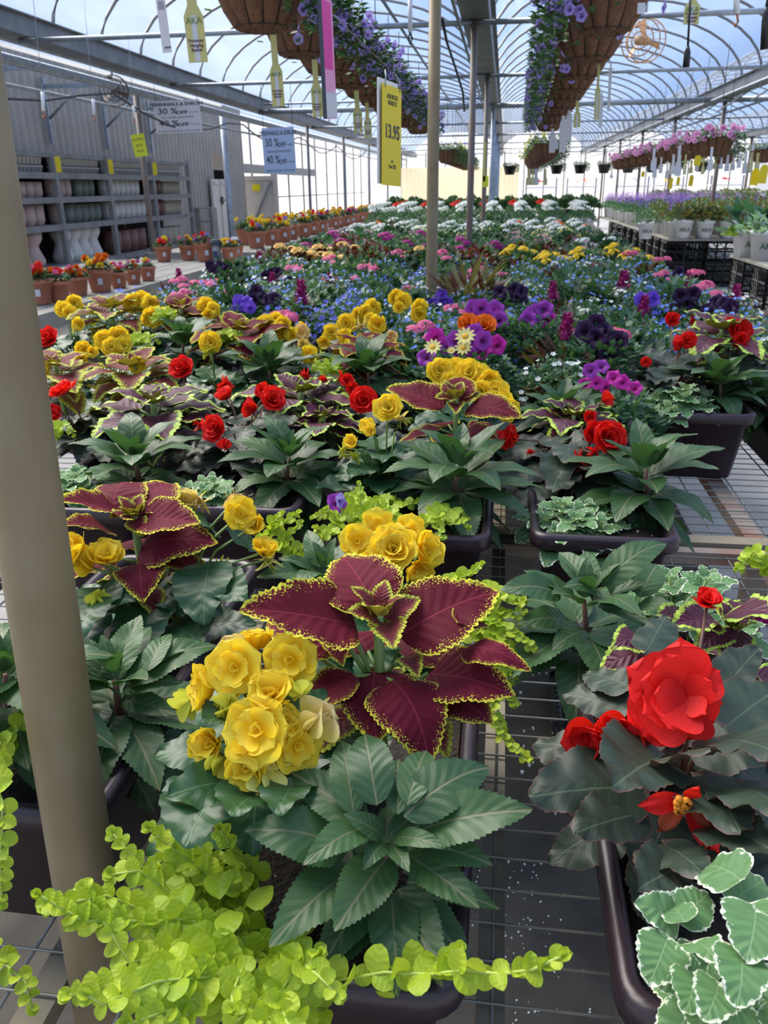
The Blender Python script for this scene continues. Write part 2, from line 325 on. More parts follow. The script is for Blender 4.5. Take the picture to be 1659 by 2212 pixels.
# left: corrugated metal building wall with a doorway
M_CORR = mat('beige_corrugated_metal', (.36, .33, .29), .55, metal=.1, col2=(.42, .38, .33), nscale=2)
wl = empty('wall_left', T(-6.6, 0, 0)); wl['kind'] = 'structure'
def corr(y0, y1, z0, z1, nm='corrugated_sheet'):
    m = MB(); n = int((y1-y0)/.05)//1; P = []
    for i in range(n+1):
        y = y0+(y1-y0)*i/n; ph = i % 4; dx = .0 if ph in (0, 3) else .05
        P += [(-6.6+dx, y, z0), (-6.6+dx, y, z1)]
    m.add(P, [(2*i, 2*i+2, 2*i+3, 2*i+1) for i in range(n)]); obj(nm, m.mesh(nm, M_CORR, False), wl)
y = 3.0
while y < 19.2: corr(y, min(y+1.0, 19.2), 0, 3.3); y += 1.0
corr(19.2, 20.4, 2.2, 3.3); corr(20.4, 21.5, 0, 3.3)
m = MB(); m.box((-6.62, 19.8, 2.05), (.08, 1.2, .30)); obj('header', m.mesh('header', mat('tan_header', (.36, .28, .21), .7), False), wl)
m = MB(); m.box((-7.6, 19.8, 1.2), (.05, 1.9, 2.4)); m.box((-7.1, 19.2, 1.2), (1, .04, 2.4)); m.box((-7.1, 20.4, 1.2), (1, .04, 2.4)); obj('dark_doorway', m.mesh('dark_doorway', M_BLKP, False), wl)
dl = thing('saloon_gate', 'pair of narrow white gate leaves standing before the dark doorway in the metal wall', 'gate', (-6.4, 19.3, 0))
for k, yy in enumerate((18.85, 19.4)):
    m = MB(); m.box((-6.45, yy, .95), (.05, .46, 1.5)); m.box((-6.42, yy, 1.62), (.05, .30, .05)); obj('gate_leaf', m.mesh('gate_leaf', mat('off_white_vinyl', (.62, .58, .52), .5), False), dl)
m = MB(); m.box((-6.40, 19.2, 1.25), (.03, .3, .03)); m.box((-6.40, 19.15, 1.25), (.04, .06, .16)); obj('latch', m.mesh('latch', M_BLKP, False), dl)
# brackets along the top of the metal wall
for i, yy in enumerate((7.2, 8.6, 10.2, 12.0, 13.8, 15.6)):
    o = thing('wall_bracket', 'galvanised triangular bracket bolted high on the corrugated wall', 'bracket', (-6.5, yy, 2.2), 'brackets along the corrugated wall')
    m = MB(); m.box((-6.48, yy, 2.55), (.05, .05, .85)); obj('upright', m.mesh('upright', M_GALV, False), o)
    m = MB(); m.box((-6.1, yy, 2.86), (.8, .04, .05)); obj('arm', m.mesh('arm', M_GALV, False), o)
    m = MB(); m.tube([(-6.46, yy, 2.45), (-5.95, yy, 2.85)], .018, 6); obj('strut', m.mesh('strut', M_GALV), o)
# film walls: side beyond the metal wall, far end
ws = empty('wall_left_film', T(-6.9, 20, 0)); ws['kind'] = 'structure'
m = MB(); m.add([(-6.9, 21.5, 0), (-6.9, Y1, 0), (-6.9, Y1, 3.3), (-6.9, 21.5, 3.3)], [(0, 1, 2, 3)]); obj('film', m.mesh('film', M_FILMW), ws)
for y in range(23, 42, 2):
    m = MB(); m.tube([(0, 0, 0), (0, 0, 3.2)], .03, 6); obj('stud', m.mesh('stud', M_DGAL), ws, T(-6.8, y, 0))
m = MB(); m.tube([(-6.78, 21.5, 1.25), (-6.78, Y1, 1.25)], .02, 6); obj('rail', m.mesh('rail', M_DGAL), ws)
m = MB(); m.box((-6.7, 26, 1.98), (.14, 8.6, .22)); obj('header_beam', m.mesh('header_beam', mat('grey_beam', (.30, .29, .27), .7), False), ws)
we = empty('wall_far', T(0, Y1, 0)); we['kind'] = 'structure'
m = MB(); m.add([(-7, Y1, 0), (11.3, Y1, 0), (11.3, Y1, 2.9), (-7, Y1, 2.9)], [(0, 1, 2, 3)])
for a, b in zip(GX, GX[1:]):
    A = arc(a, b); m.add([(x, Y1, z) for x, z in A], [tuple(range(25))])
obj('film', m.mesh('film', M_FILMW, False), we)
for i in range(20):
    m = MB(); x = -6.6+i*.93; m.tube([(x, Y1-.05, 0), (x, Y1-.05, 3.0)], .03, 6); obj('stud', m.mesh('stud', M_DGAL), we)
wr = empty('wall_right', T(11.3, 0, 0)); wr['kind'] = 'structure'
m = MB(); m.add([(11.3, Y0, 0), (11.3, Y1, 0), (11.3, Y1, 3), (11.3, Y0, 3)], [(0, 1, 2, 3)]); obj('film', m.mesh('film', M_FILMW), wr)
wb = MB(); wb.add([(-7, Y0, 0), (11.3, Y0, 0), (11.3, Y0, 2.9), (-7, Y0, 2.9)], [(0, 1, 2, 3)]); solo('wall_back', wb.mesh('wall_back', M_FILMW), None, None, kind='structure')
# cream vertical boarding at the far left, in the next house
M_CREAM = mat('cream_boards', (.86, .78, .60), .7, trans=.8, tcol=(1, .93, .76))
m = MB(); 
for i in range(30): m.box((-4.2+i*.16, 36, 1.1), (.145, .03, 2.2))
obj('board_screen', m.mesh('board_screen', M_CREAM, False), we, kind='stuff')
# vinyl gate panel by the end of the metal wall
g = thing('vinyl_gate', 'tall cream vinyl gate with a diagonal brace and small yellow notice', 'gate', (-6.0, 22, 0))
mv = mat('cream_vinyl', (.50, .46, .40), .5)
ga, gb = at(522, 480, Y=22), at(600, 480, Y=22)
gz = at(560, 380, Y=22).z
cx = (ga.x+gb.x)/2; wd = gb.x-ga.x
m = MB(); m.box((cx, 22.03, gz/2), (wd-.08, .03, gz)); obj('panel', m.mesh('panel', mv, False), g)
for x in (ga.x, gb.x):
    m = MB(); m.box((x, 22, gz/2+.03), (.1, .1, gz+.06)); obj('post', m.mesh('post', mv, False), g)
m = MB(); m.box((cx, 22, gz-.05), (wd, .07, .1)); obj('top_rail', m.mesh('top_rail', mv, False), g)
m = MB(); m.tube([(ga.x+.2, 21.97, .4), (gb.x-.12, 21.97, gz-.15)], .025, 6); obj('diagonal_brace', m.mesh('diagonal_brace', M_DGAL), g)
m = MB(); m.box((cx-.02, 21.96, gz-.28), (.2, .01, .16)); obj('notice', m.mesh('notice', M_YEL, False), g, label='small yellow notice')

# ---- posts
def post(name, label, x, y, r_, mt, z1=GZ-.12, z0=0, tilt=0):
    m = MB(); m.tube([(0, 0, z0), (0, 0, .7), (tilt, 0, z1)], r_, 20); return solo(name, m.mesh(name, mt), label, 'post', T(x, y, 0))
# nearest post, leaning very slightly
m = MB(); a, b = V((-.405, .582, .70)), at(-16, 600, Y=.66); d = (b-a)/(b.z-a.z)
m.tube([a-d*.70, a, b, a+d*2.0], .0315, 32); solo('support_post', m.mesh('support_post', M_POST), 'thick olive-brown steel post rising through the near corner of the bench', 'post')
post('support_post', 'tall brown steel post standing in the flowers behind the yellow price sign', at(931, 640, Y=4.35).x, 4.35, .029, M_POST, tilt=.01)
post('support_post', 'rust-streaked steel post, second one down the flower bed', at(1013, 540, Y=7.75).x, 7.75, .029, M_RPOST)
post('support_post', 'slimmer steel post with a small yellow card on it, third down the flower bed', at(1043, 500, Y=11.3).x, 11.3, .03, M_RPOST)
post('support_post', 'bluish galvanised post further back than the rusty posts under the centre gutter', at(1058, 480, Y=15.4).x, 15.4, .035, M_GALV)
for y in (19.6, 24, 28.5, 33): 
    o = post('support_post', 'far galvanised post in the row under the centre gutter', -.28, y, .045, M_GALV); o['group'] = 'far posts under the centre gutter'
post('support_post', 'post with the tilted lime yellow card before the ceramics shelving', at(327, 500, Y=11.3).x, 11.3, .04, M_RPOST, 2.66)
post('support_post', 'grey post with pipes meeting at its top beside the dark doorway', at(500, 500, Y=15.4).x, 15.4, .055, M_GALV, 2.74)
for y in (19.6, 24, 28.5, 33, 37.5):
    o = post('support_post', 'dark slender post under the left gutter in front of the glowing film wall', -4.45, y, .035, M_DGAL); o['group'] = 'dark posts under the left gutter'
for y in (11.3, 15.4, 19.6, 24, 28.5, 33):
    o = post('support_post', 'brown post under the sunlit right gutter among the perennials', 3.5, y, .035, M_RPOST); o['group'] = 'posts under the sunlit right gutter'
for y in (15.4, 19.6, 24, 28.5):
    o = post('support_post', 'distant post in the next house beyond the perennial tables', 7.4, y, .04, M_RPOST); o['group'] = 'posts of the next house'
# electric box on gutter post, cable
m = MB(); P = []
for i in range(30):
    t = i/29; P.append((-4.3+t*.0-.25*sin(pi*t*3)*.2, 5+t*22, 2.52-.28*abs(sin(pi*t*5))))
m.tube(P, .012, 6); solo('cable', m.mesh('cable', M_BLKP), 'dark slack cable looping below the left gutter', 'cable')
m = MB(); P = [at(x, y, Y=Y) for x, y, Y in ((955, 40, 6), (965, 90, 6.6), (985, 150, 7.4), (1000, 200, 8), (1003, 240, 8.4))]
m.tube(P, .01, 6); solo('cable', m.mesh('cable', M_BLKP), 'thin black cable drooping between the first two posts', 'cable')

# ---- circulation fans
def fan(px, py, Y, rr, mt, label, ax):
    c = at(px, py, Y=Y); o = thing('circulation_fan', label, 'fan', c); R0 = V((0, -1, 0)).rotation_difference(V(ax)).to_matrix().to_4x4(); M = T(*c) @ R0
    m = MB()
    for q, yy in ((1, -.08), (1, .08), (.7, -.10), (.4, -.11)):
        m.tube([(rr*q*cos(t*pi/12), yy, rr*q*sin(t*pi/12)) for t in range(25)], .006, 5)
    for k in range(16):
        t = k*pi/8; m.tube([(.1*rr*cos(t), -.115, .1*rr*sin(t)), (.6*rr*cos(t), -.11, .6*rr*sin(t)), (rr*cos(t), -.08, rr*sin(t)), (rr*cos(t), .08, rr*sin(t))], .0025, 4)
    obj('guard', m.mesh('guard', mt), o, M)
    m = MB(); m.lathe([(0, -.1), (.22*rr, -.1), (.22*rr, .14), (0, .14)], 16); obj('hub', m.mesh('hub', mt), o, M @ Matrix.Rotation(pi/2, 4, 'X'))
    bm = MB(); bm.add([(.1*rr, -.02, 0), (.9*rr, -.04, .22*rr), (.95*rr, .03, -.12*rr), (.15*rr, .03, -.08*rr)], [(0, 1, 2, 3)]); bm = bm.mesh('blade', mt)
    for k in range(3): obj('blade', bm, o, M @ Matrix.Rotation(k*2*pi/3+.4, 4, 'Y'))
    m = MB(); m.tube([c+V((0, 0, rr)), (c.x, c.y, max(GZ-.2, c.z+rr+.2))], .012, 6); obj('hanger', m.mesh('hanger', M_GALV), o)
fan(1390, 88, 8.4, .17, M_FANW, 'round sunlit peach fan hanging under the roof film at upper right', (-.5, -1, -.1))
fan(246, 196, 10.5, .17, mat('brown_fan_guard', (.14, .10, .08), .5), 'small dark fan hanging in front of the corrugated wall', (.5, -1, -.1))

# ================= wire bench
BZ = .70
bench = thing('wire_bench', 'long wire mesh bench with steel rails carrying the planters and bedding plants', 'bench', (-.2, 0, 0))
wm = MB(); wm.tube([(-1.95, 0, 0), (1.62, 0, 0)], .0017, 5); wm = wm.mesh('cross_wire', M_WIRE)
y = .30
while y < 12.2:
    if y < 6: obj('cross_wire', wm, bench, T(0, y, BZ))
    y += .05
m = MB(); y = 6.0
while y < 12.2: m.tube([(-1.95, y, BZ), (1.62, y, BZ)], .0022, 4); y += .05
obj('far_cross_wires', m.mesh('far_cross_wires', M_WIRE), bench, kind='stuff')
lm = MB(); lm.tube([(0, .30, 0), (0, 12.2, 0)], .0022, 5); lm = lm.mesh('long_wire', M_WIRE)
x = -1.9
while x < 1.6: obj('long_wire', lm, bench, T(x, 0, BZ-.004)); x += .128
def rail(nm, a, b, wd, h, mt):
    m = MB(); a, b = V(a), V(b); m.box((a+b)/2, (abs(b.x-a.x)+(wd if a.y != b.y else 0), abs(b.y-a.y)+(wd if a.y == b.y else 0), h)); obj(nm, m.mesh(nm, mt, False), bench)
rail('rail', (.018, .25, .680), (.018, 12.2, .680), .03, .03, M_TAN)
rail('rail', (.63, .25, .678), (.63, 12.2, .678), .045, .03, M_RUST)
rail('rail', (-.455, .25, .683), (-.455, 12.2, .683), .035, .025, M_TAN)
rail('rail', (-1.1, .25, .678), (-1.1, 12.2, .678), .035, .03, M_RUST)
for x in (-1.93, 1.6): rail('rail', (x, .25, .68), (x, 12.2, .68), .04, .04, M_RUST)
for yy in (1.83, 4.2, 6.6, 9, 12.1): rail('cross_rail', (-1.95, yy, .704), (1.62, yy, .704), .045, .016, M_TAN); rail('cross_rail', (-1.95, yy-.05, .69), (1.62, yy-.05, .69), .03, .03, M_RUST)
for xx in (-1.9, -.455, .63, 1.57):
    for yy in (.35, 1.85, 4.2, 6.6, 9, 12):
        m = MB(); m.box((xx, yy, .333), (.05, .05, .666)); obj('leg', m.mesh('leg', M_RUST, False), bench)
# things stored beneath the bench
def crate(name, label, c, d, mt, group=None, nx=6, chev=True):
    o = thing(name, label, 'crate', c, group); x, y, z = c; w_, l_, h_ = d; t = .012
    m = MB(); m.box((x, y, z+t/2), (w_, l_, t)); obj('bottom', m.mesh('bottom', mt, False), o)
    for sx_, sy_ in ((0, -1), (0, 1), (-1, 0), (1, 0)):
        m = MB(); L_ = w_ if sx_ == 0 else l_
        def pt(a, b): # a along, b up
            return (x+(a if sx_ == 0 else sx_*w_/2), y+(sy_*l_/2 if sx_ == 0 else a), z+b)
        for a0, b0, a1, b1 in ((-L_/2, h_-.02, L_/2, h_-.02), (-L_/2, .02, L_/2, .02), (-L_/2, 0, -L_/2, h_), (L_/2, 0, L_/2, h_), (0, 0, 0, h_), (-L_/2, h_*.55, L_/2, h_*.55)):
            m.tube([pt(a0, b0), pt(a1, b1)], .014, 4)
        n = nx
        for k in range(-n, n+1):
            a0 = k*L_/n
            if chev:
                for s in (-1, 1):
                    q0, q1 = max(a0, 0), min(a0+h_, L_/2)
                    if q1 > q0: m.tube([pt(s*q0, q0-a0), pt(s*q1, q1-a0)], .005, 4)
            else: m.tube([pt(k*L_/2/n, 0), pt(k*L_/2/n, h_)], .004, 4)
        obj('lattice_side', m.mesh('lattice_side', mt, False), o)
    return o
for i, (x, y, lab) in enumerate(((.33, .62, 'black lattice tray on the floor under the near bench gap'), (.42, 1.95, 'black mesh tray on the floor seen through the bench wires at right'), (-.62, .40, 'black tray on the floor under the bench corner by the thick post'))):
    crate('nursery_tray', lab, (x, y, .012), (.42, .5, .07), M_BLKP, nx=10, chev=False)
# ================= leaves, petals, flowers
def leaf_mesh(name, mt, prof, asp, nu=36, nv=3, teeth=14, ta=.018, scal=False, fold=.25, arch=.06, wav=.0, wf=3, vr=.0022, nve=8, tipx=.0, skew=0, seed=0, cup=0, notch=0):
    m = MB(); rn = random.Random(seed); ph = rn.random()*6; P = []; UV = []; E = []
    for i in range(nu+1):
        u = i/nu; hw = max(prof(u)*asp/2, .0015)
        for j in range(-nv, nv+1):
            v = j/nv; a = abs(v); y = v*hw; x = u
            if a == 1 and 0 < i < nu:
                t = (u*teeth+ (0 if v > 0 else .4)) % 1
                k = abs(sin(pi*t)) if scal else (t if t < .82 else (1-t)/.18*.82)
                y += (1 if v > 0 else -1)*ta*k*min(1, 5*u, 6*(1-u)); x += ta*.5*k
            if notch: x -= notch*a*(1-u)**3
            s = abs((((u-.16*a)*nve) % 1)-.5)*2
            z = arch*4*u*(1-u) + fold*a*hw + wav*sin(u*wf*6.28+ph+(1.7 if v > 0 else 0))*a*a + vr*s*sin(pi*min(1, a*1.1))*sin(pi*u) + cup*(a*hw*2)**2
            y += skew*sin(pi*u)
            P.append((x, y, z)); UV.append((u, (v+1)/2)); E.append((min((1-a)*hw, (1-u)*.8+.001), y))
    w = 2*nv+1
    m.add(P, [(i*w+j, (i+1)*w+j, (i+1)*w+j+1, i*w+j+1) for i in range(nu) for j in range(w-1)], UV, E)
    return m.mesh(name, mt)
lance = lambda u: 2.3*(u**.55)*((1-u)**.95) if 0 < u < 1 else 0
ovate = lambda u: (sin(pi*u**.58)**.75)*(1-.15*u) if 0 < u < 1 else 0
rnd = lambda u: (sin(pi*u**.85)**.55) if 0 < u < 1 else 0
heart = lambda u: (sin(pi*u**.60)**.55)*(1-.25*u) if 0 < u < 1 else 0
IMP = [leaf_mesh('impatiens_leaf', M_IMP, lance, .48+.03*k, 60, 3, 20, .024, fold=.30-.1*k, arch=.05+.05*k, wav=.010, nve=9, vr=.0010, seed=k) for k in range(4)]
COLL = [leaf_mesh('coleus_leaf', M_COL, ovate, .74+.05*k, 48, 4, 17, .034, True, fold=.22-.12*k, arch=.04+.06*k, wav=.018, nve=9, seed=k+10) for k in range(4)]
COLY = [leaf_mesh('coleus_leaf', M_COLY, ovate, .72, 36, 3, 12, .045, True, fold=.35-.2*k, arch=.08+.05*k, wav=.02, nve=9, vr=.012, seed=k+20) for k in range(3)]
COL2 = [leaf_mesh('coleus_leaf', M_COL2, ovate, .66+.06*k, 40, 3, 14, .040, True, fold=.2-.1*k, arch=.06+.05*k, wav=.03, seed=k+30) for k in range(4)]
BEG = [leaf_mesh('begonia_leaf', M_BEG, heart, .92, 30, 3, 9, .028, fold=.15, arch=.08, wav=.035, skew=.06*(1 if k % 2 else -1), nve=5, seed=k+40, notch=.16) for k in range(3)]
BRZ = [leaf_mesh('begonia_leaf', M_BRZ, heart, .80, 40, 3, 15, .034, fold=.18-.15*k, arch=.06, wav=.04, skew=.07*(1 if k % 2 else -1), nve=6, seed=k+50, notch=.18) for k in range(3)]
JEN = [leaf_mesh('jenny_leaf', M_JEN, rnd, .98, 10, 2, 1, 0, fold=-.15+.2*k, arch=.06, wav=.03, wf=1.5, nve=4, vr=.01, seed=k+60, cup=.1, notch=.08) for k in range(4)]
PLE = [leaf_mesh('variegated_leaf', M_PLE, heart, .92, 34, 3, 9, .035, True, fold=.05, arch=.10+.03*k, wav=.035, vr=.006, nve=6, seed=k+70, notch=.1) for k in range(3)]
def pick(l): return l[random.randrange(len(l))]
def place(root, nm, me, o, d, L, zh=(0, -.35, 1), ws=1, label=None):
    return obj(nm, me, root, frame(o, d, zh, L, L*ws, L), None, label)
def lf(root, me, b, t, Y, L, sg=-1, ws=1, zh=(0, -.45, 1), twist=0):
    """a leaf whose base shows at pixel b at distance Y down the aisle and whose tip shows along pixel t, real length L"""
    C0 = V((0, 0, CAMH)); B = at(*b, Y=Y)-C0; d = ray(*t).normalized(); bb = B.dot(d); disc = bb*bb-(B.length_squared-L*L)
    k = bb if disc < 0 else bb+sg*sqrt(disc); tip = d*k; D = tip-B
    z = V(zh)
    if twist: z = Matrix.Rotation(twist, 3, D.normalized()) @ z
    return place(root, 'leaf', me, B+C0, D, D.length, z, ws*(L/D.length if disc < 0 else 1))
# petals
def petal_mesh(name, mt, asp=1.0, cup=.35, curl=.1, ruf=.03, seed=0, nu=10, nv=4, blunt=.5):
    m = MB(); rn = random.Random(seed); ph = rn.random()*6; P = []; UV = []; E = []
    for i in range(nu+1):
        u = i/nu; hw = asp/2*(.07+.93*(sin(pi*u**1.15)**.62 if 0 < u < 1 else 0) if u < .62 else .07+.93*sqrt(max(0, 1-((u-.56)/.44)**2)) if u < 1 else .05)
        for j in range(-nv, nv+1):
            v = j/nv; y = v*hw; x = u*(1-.16*v*v*(u**3))
            z = cup*(u*u*.5+ (v*hw)**2*1.5) - curl*max(0, u-.6)**2*4 + ruf*sin(v*5+ph)*u*u+ruf*.7*sin(9*v+ph*2)*u**3
            P.append((x, y, z)); UV.append((u, (v+1)/2)); E.append((.1, y))
    w = 2*nv+1
    m.add(P, [(i*w+j, (i+1)*w+j, (i+1)*w+j+1, i*w+j+1) for i in range(nu) for j in range(w-1)], UV, E); return m.mesh(name, mt)
PET = {}
def petals(mt):
    if mt.name not in PET: PET[mt.name] = [petal_mesh('petal', mt, 1.42, .22+.07*k, .08*k, .010, k) for k in range(4)]
    return PET[mt.name]
# ring layouts: (count, length, elevation deg, lift, twist)
RINGS = {'double': [(4, 1.0, 8, 0, 0), (2, .70, 18, .07, .7), (2, .62, 24, .09, 2.3), (3, .26, 48, .13, .2), (2, .14, 65, .14, .9)],
         'rose': [(5, 1.0, 16, 0, 0), (5, .85, 36, .03, .5), (4, .66, 52, .06, .2), (3, .42, 66, .08, .8), (3, .25, 76, .10, .1)],
         'cup': [(4, 1.0, 40, 0, 0), (3, .85, 54, .03, .6), (3, .5, 66, .05, .2)],
         'bud': [(3, 1.0, 76, 0, 0), (2, .9, 80, 0, .6)],
         'side': [(4, 1.0, 62, 0, 0), (4, .8, 70, .02, .5), (3, .5, 78, .03, .2)]}
def ring_mats(lay, seed=0, wob=.15):
    rn = random.Random(seed); R = []
    for n, l, el, lift, tw in RINGS[lay]:
        for k in range(n):
            a = tw+2*pi*k/n+rn.uniform(-wob, wob); e = radians(el+rn.uniform(-8, 8)); s = l*rn.uniform(.88, 1.06)
            d = V((cos(a)*cos(e), sin(a)*cos(e), sin(e))); inw = V((-cos(a)*sin(e), -sin(a)*sin(e), cos(e)))
            R.append((frame((0, 0, lift), d, inw, s), rn.randrange(4)))
    return R
FM = {}
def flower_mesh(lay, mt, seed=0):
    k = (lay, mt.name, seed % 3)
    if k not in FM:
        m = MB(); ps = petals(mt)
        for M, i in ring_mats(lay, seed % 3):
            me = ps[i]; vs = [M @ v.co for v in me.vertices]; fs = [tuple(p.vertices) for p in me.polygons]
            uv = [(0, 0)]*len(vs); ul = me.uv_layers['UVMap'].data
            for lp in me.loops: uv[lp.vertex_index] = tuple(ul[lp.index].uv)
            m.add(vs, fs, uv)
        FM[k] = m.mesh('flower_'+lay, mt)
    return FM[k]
def flower(root, c, r, n=(0, -.6, .8), lay='double', mt=None, hero=False, seed=None, label=None, stem=None):
    seed = random.randrange(999) if seed is None else seed; mt = mt or P_YEL
    n = V(n).normalized(); M = frame(c, n.orthogonal(), n, r)
    M = M @ Matrix.Rotation(seed*1.7, 4, 'Z')
    if not hero: return obj('flower', flower_mesh(lay, mt, seed), root, M, None, label)
    f = empty('flower', M, root)
    if label: f['label'] = label
    ps = petals(mt)
    for Mp, i in ring_mats(lay, seed): obj('petal', ps[i], f, M @ Mp)
    return f
def fp(root, px, py, Y, dpx, n=None, lay='double', mt=None, hero=False, seed=None, label=None):
    c = at(px, py, Y=Y); D = -(RM.transposed() @ (c-V((0, 0, CAMH)))).z; r = dpx/2*D/F*{'side': 1.7, 'bud': 1.8, 'cup': 1.25}.get(lay, 1.0)
    if n is None: n = (V((0, 0, CAMH))-c).normalized()*1.0+V((random.uniform(-.35, .35), random.uniform(-.2, .3), random.uniform(-.2, .4)))
    n = V(n).normalized(); c = c-n*r*(.25 if lay in ('double', 'rose') else .5)
    return flower(root, c, r*1.05, n, lay, mt, hero, seed, label), c
def stem(root, pts, r=.003, mt=None, n=6, nm='stem'):
    m = MB(); m.tube(pts, r, n); return obj(nm, m.mesh(nm, mt or M_STEM), root)
SOIL = .865
# ---- whole plants -------------------------------------------------------
def impatiens(c, label, s=1.0, seed=0, spec=None, group=None, low=True, root=None):
    rn = random.Random(seed); c = V(c); root = root or thing('impatiens', label, 'plant', (c.x, c.y, SOIL), group)
    stem(root, [(c.x, c.y+.01, SOIL), (c.x+rn.uniform(-.01, .01), c.y, (SOIL+c.z)/2), (c.x, c.y, c.z-.004)], [.006*s, .005*s, .003*s], M_RSTEM)
    def whorl(n, L, el, dz, a0, j=.2):
        for k in range(n):
            a = a0+2*pi*k/n+rn.uniform(-j, j); e = radians(el+rn.uniform(-9, 9)); l = L*rn.uniform(.85, 1.12)*s
            d = V((cos(a)*cos(e), sin(a)*cos(e), sin(e))); place(root, 'leaf', IMP[rn.randrange(4)], c+V((0, 0, dz*s))+d*.012*s, d, l, (-d.x*d.z, -d.y*d.z, 1))
    if spec is None:
        whorl(4, .04, 62, .0, rn.random()*6); whorl(5, .09, 38, -.005, rn.random()*6); whorl(7, .125, 14, -.02, rn.random()*6)
    if spec is not None and low: whorl(4, .045, 55, .0, rn.random()*6); whorl(5, .08, 22, -.012, rn.random()*6)
    if low: whorl(8, .125, -10, -.045, rn.random()*6); whorl(7, .11, -30, -.07, rn.random()*6)
    for b, t, L, sg, ws in (spec or []): lf(root, IMP[rn.randrange(4)], b, t, c.y, L, sg, ws)
    return root
def coleus(c, label, s=1.0, seed=0, big=None, young=None, group=None, height=None, spec=None, levels=3):
    rn = random.Random(seed); c = V(c); root = thing('coleus', label, 'plant', (c.x, c.y, SOIL), group); big = big or COLL; young = young or COLY
    st = M_STEM
    stem(root, [(c.x+.005, c.y+.01, SOIL), (c.x, c.y, (SOIL+c.z)/2), (c.x, c.y, c.z)], .0055*s, st)
    def pair(L, el, dz, a0, meshes, n=4, pet=.03):
        for k in range(n):
            a = a0+2*pi*k/n+rn.uniform(-.2, .2); e = radians(el+rn.uniform(-8, 8)); l = L*rn.uniform(.85, 1.1)*s
            d = V((cos(a)*cos(e), sin(a)*cos(e), sin(e))); o = c+V((0, 0, dz*s)); p = o+V((cos(a), sin(a), .4))*pet*s
            if pet > .012: stem(root, [o, p], .0022*s, st, 5, 'petiole')
            place(root, 'leaf', meshes[rn.randrange(len(meshes))], p, d, l, (-d.x*d.z, -d.y*d.z, 1))
    a0 = rn.random()*6
    pair(.035, 45, .0, a0, young, 4, .004)
    if spec is None:
        pair(.085, 14, -.005, a0+.8, big, 4, .012); pair(.115, -4, -.03, a0+.1, big, 5, .03); pair(.10, -14, -.05, a0+.5, big, 4, .04)
    if levels > 2: pair(.085, -22, -.07, a0+.8, big, 4, .03)
    if levels > 3: pair(.06, -25, -.11, a0+.2, young, 5, .03)
    for b, t, L, sg, ws, me in (spec or []):
        o = lf(root, me, b, t, c.y, L, sg, ws)
    return root
def begonia(c, label, s=1.0, seed=0, leaves=BEG, fl=(), mt=None, group=None, hero=False, nl=16, spec=None, spread=.10, fstem=M_STEM):
    """fl: (px, py, Y, diameter px, layout[, material[, normal]])"""
    rn = random.Random(seed); c = V(c); root = thing('begonia', label, 'plant', (c.x, c.y, SOIL), group)
    nl = int(nl*(1 if spec else 1.5))
    for k in range(nl):
        a = k*2.4+rn.uniform(-.3, .3); q = spread*sqrt((k+.6)/nl)*s; h = c.z-.03-.09*(k/nl)+rn.uniform(-.01, .01)
        o = V((c.x+q*cos(a)*.6, c.y+q*sin(a)*.6, h)); e = radians(rn.uniform(-28, 15)); l = rn.uniform(.065, .095)*s
        d = V((cos(a)*cos(e), sin(a)*cos(e), sin(e))); stem(root, [(c.x, c.y, SOIL), (o.x*.6+c.x*.4, o.y*.6+c.y*.4, h-.02), o], .0028, fstem, 5, 'petiole')
        place(root, 'leaf', leaves[rn.randrange(3)], o, d, l, (-d.x*d.z, -d.y*d.z-.2, 1))
    for b, t, L, sg, ws, Y in (spec or []): lf(root, leaves[rn.randrange(3)], b, t, Y, L, sg, ws)
    for q in fl:
        px, py, Y, dpx, lay = q[:5]; m_ = q[5] if len(q) > 5 and q[5] else mt; n = q[6] if len(q) > 6 else None
        f, cc = fp(root, px, py, Y, dpx, n, lay, m_, hero, label=q[7] if len(q) > 7 else None)
        stem(root, [cc, (cc*.6+V((c.x, c.y, c.z-.03))*.4), (c.x, c.y, SOIL)], .002, M_STEM if m_ is not P_RED else fstem, 5, 'flower_stalk')
    return root
def strand(root, pts, L=.021, sp=.017, grow=None, cnt=None, mm=None, r=.0013, drop=True):
    """a creeping stem through pts with opposite pairs of round leaves"""
    mm = mm or JEN; stem(root, pts, r, M_JST, 5, 'runner'); acc = 0; k = 0; tot = sum((pts[i+1]-pts[i]).length for i in range(len(pts)-1)); run = 0
    for i in range(len(pts)-1):
        a, b = pts[i], pts[i+1]; d = (b-a); l = d.length; d = d.normalized(); s0 = 0
        while acc <= l:
            p = a+d*acc; f = (run+acc)/max(tot, 1e-5); q = L*(1.05-.55*f*f)
            up = V((0, -.5, 1)); sd_ = d.cross(up).normalized(); ax = [sd_, (up-d*up.dot(d)).normalized()]
            base = ax[k % 2]*.9+ax[(k+1) % 2]*.35*(1 if k % 4 < 2 else -1)
            if drop and k % 2: base = ax[0]*.8+ax[1]*.55
            for sg in (-1, 1):
                dd = (base*sg*1.0+d*.45+V((random.uniform(-.2, .2), random.uniform(-.2, .2), random.uniform(-.05, .35)))).normalized()
                place(root, 'leaf', pick(mm), p, dd, q*random.uniform(.85, 1.12), V((random.uniform(-.3, .3), -.55+random.uniform(-.3, .3), 1)), random.uniform(.9, 1.05))
            k += 1; acc += sp*(1.0-.45*f)
        acc -= l; run += l
    p = pts[-1]; d = (pts[-1]-pts[-2]).normalized()
    for j in range(4):
        dd = (d+V((cos(j*1.57), sin(j*1.57)*.6, .3+.5*sin(j*1.57)))*.7).normalized(); place(root, 'leaf', pick(mm), p, dd, L*.42, (0, -.5, 1))
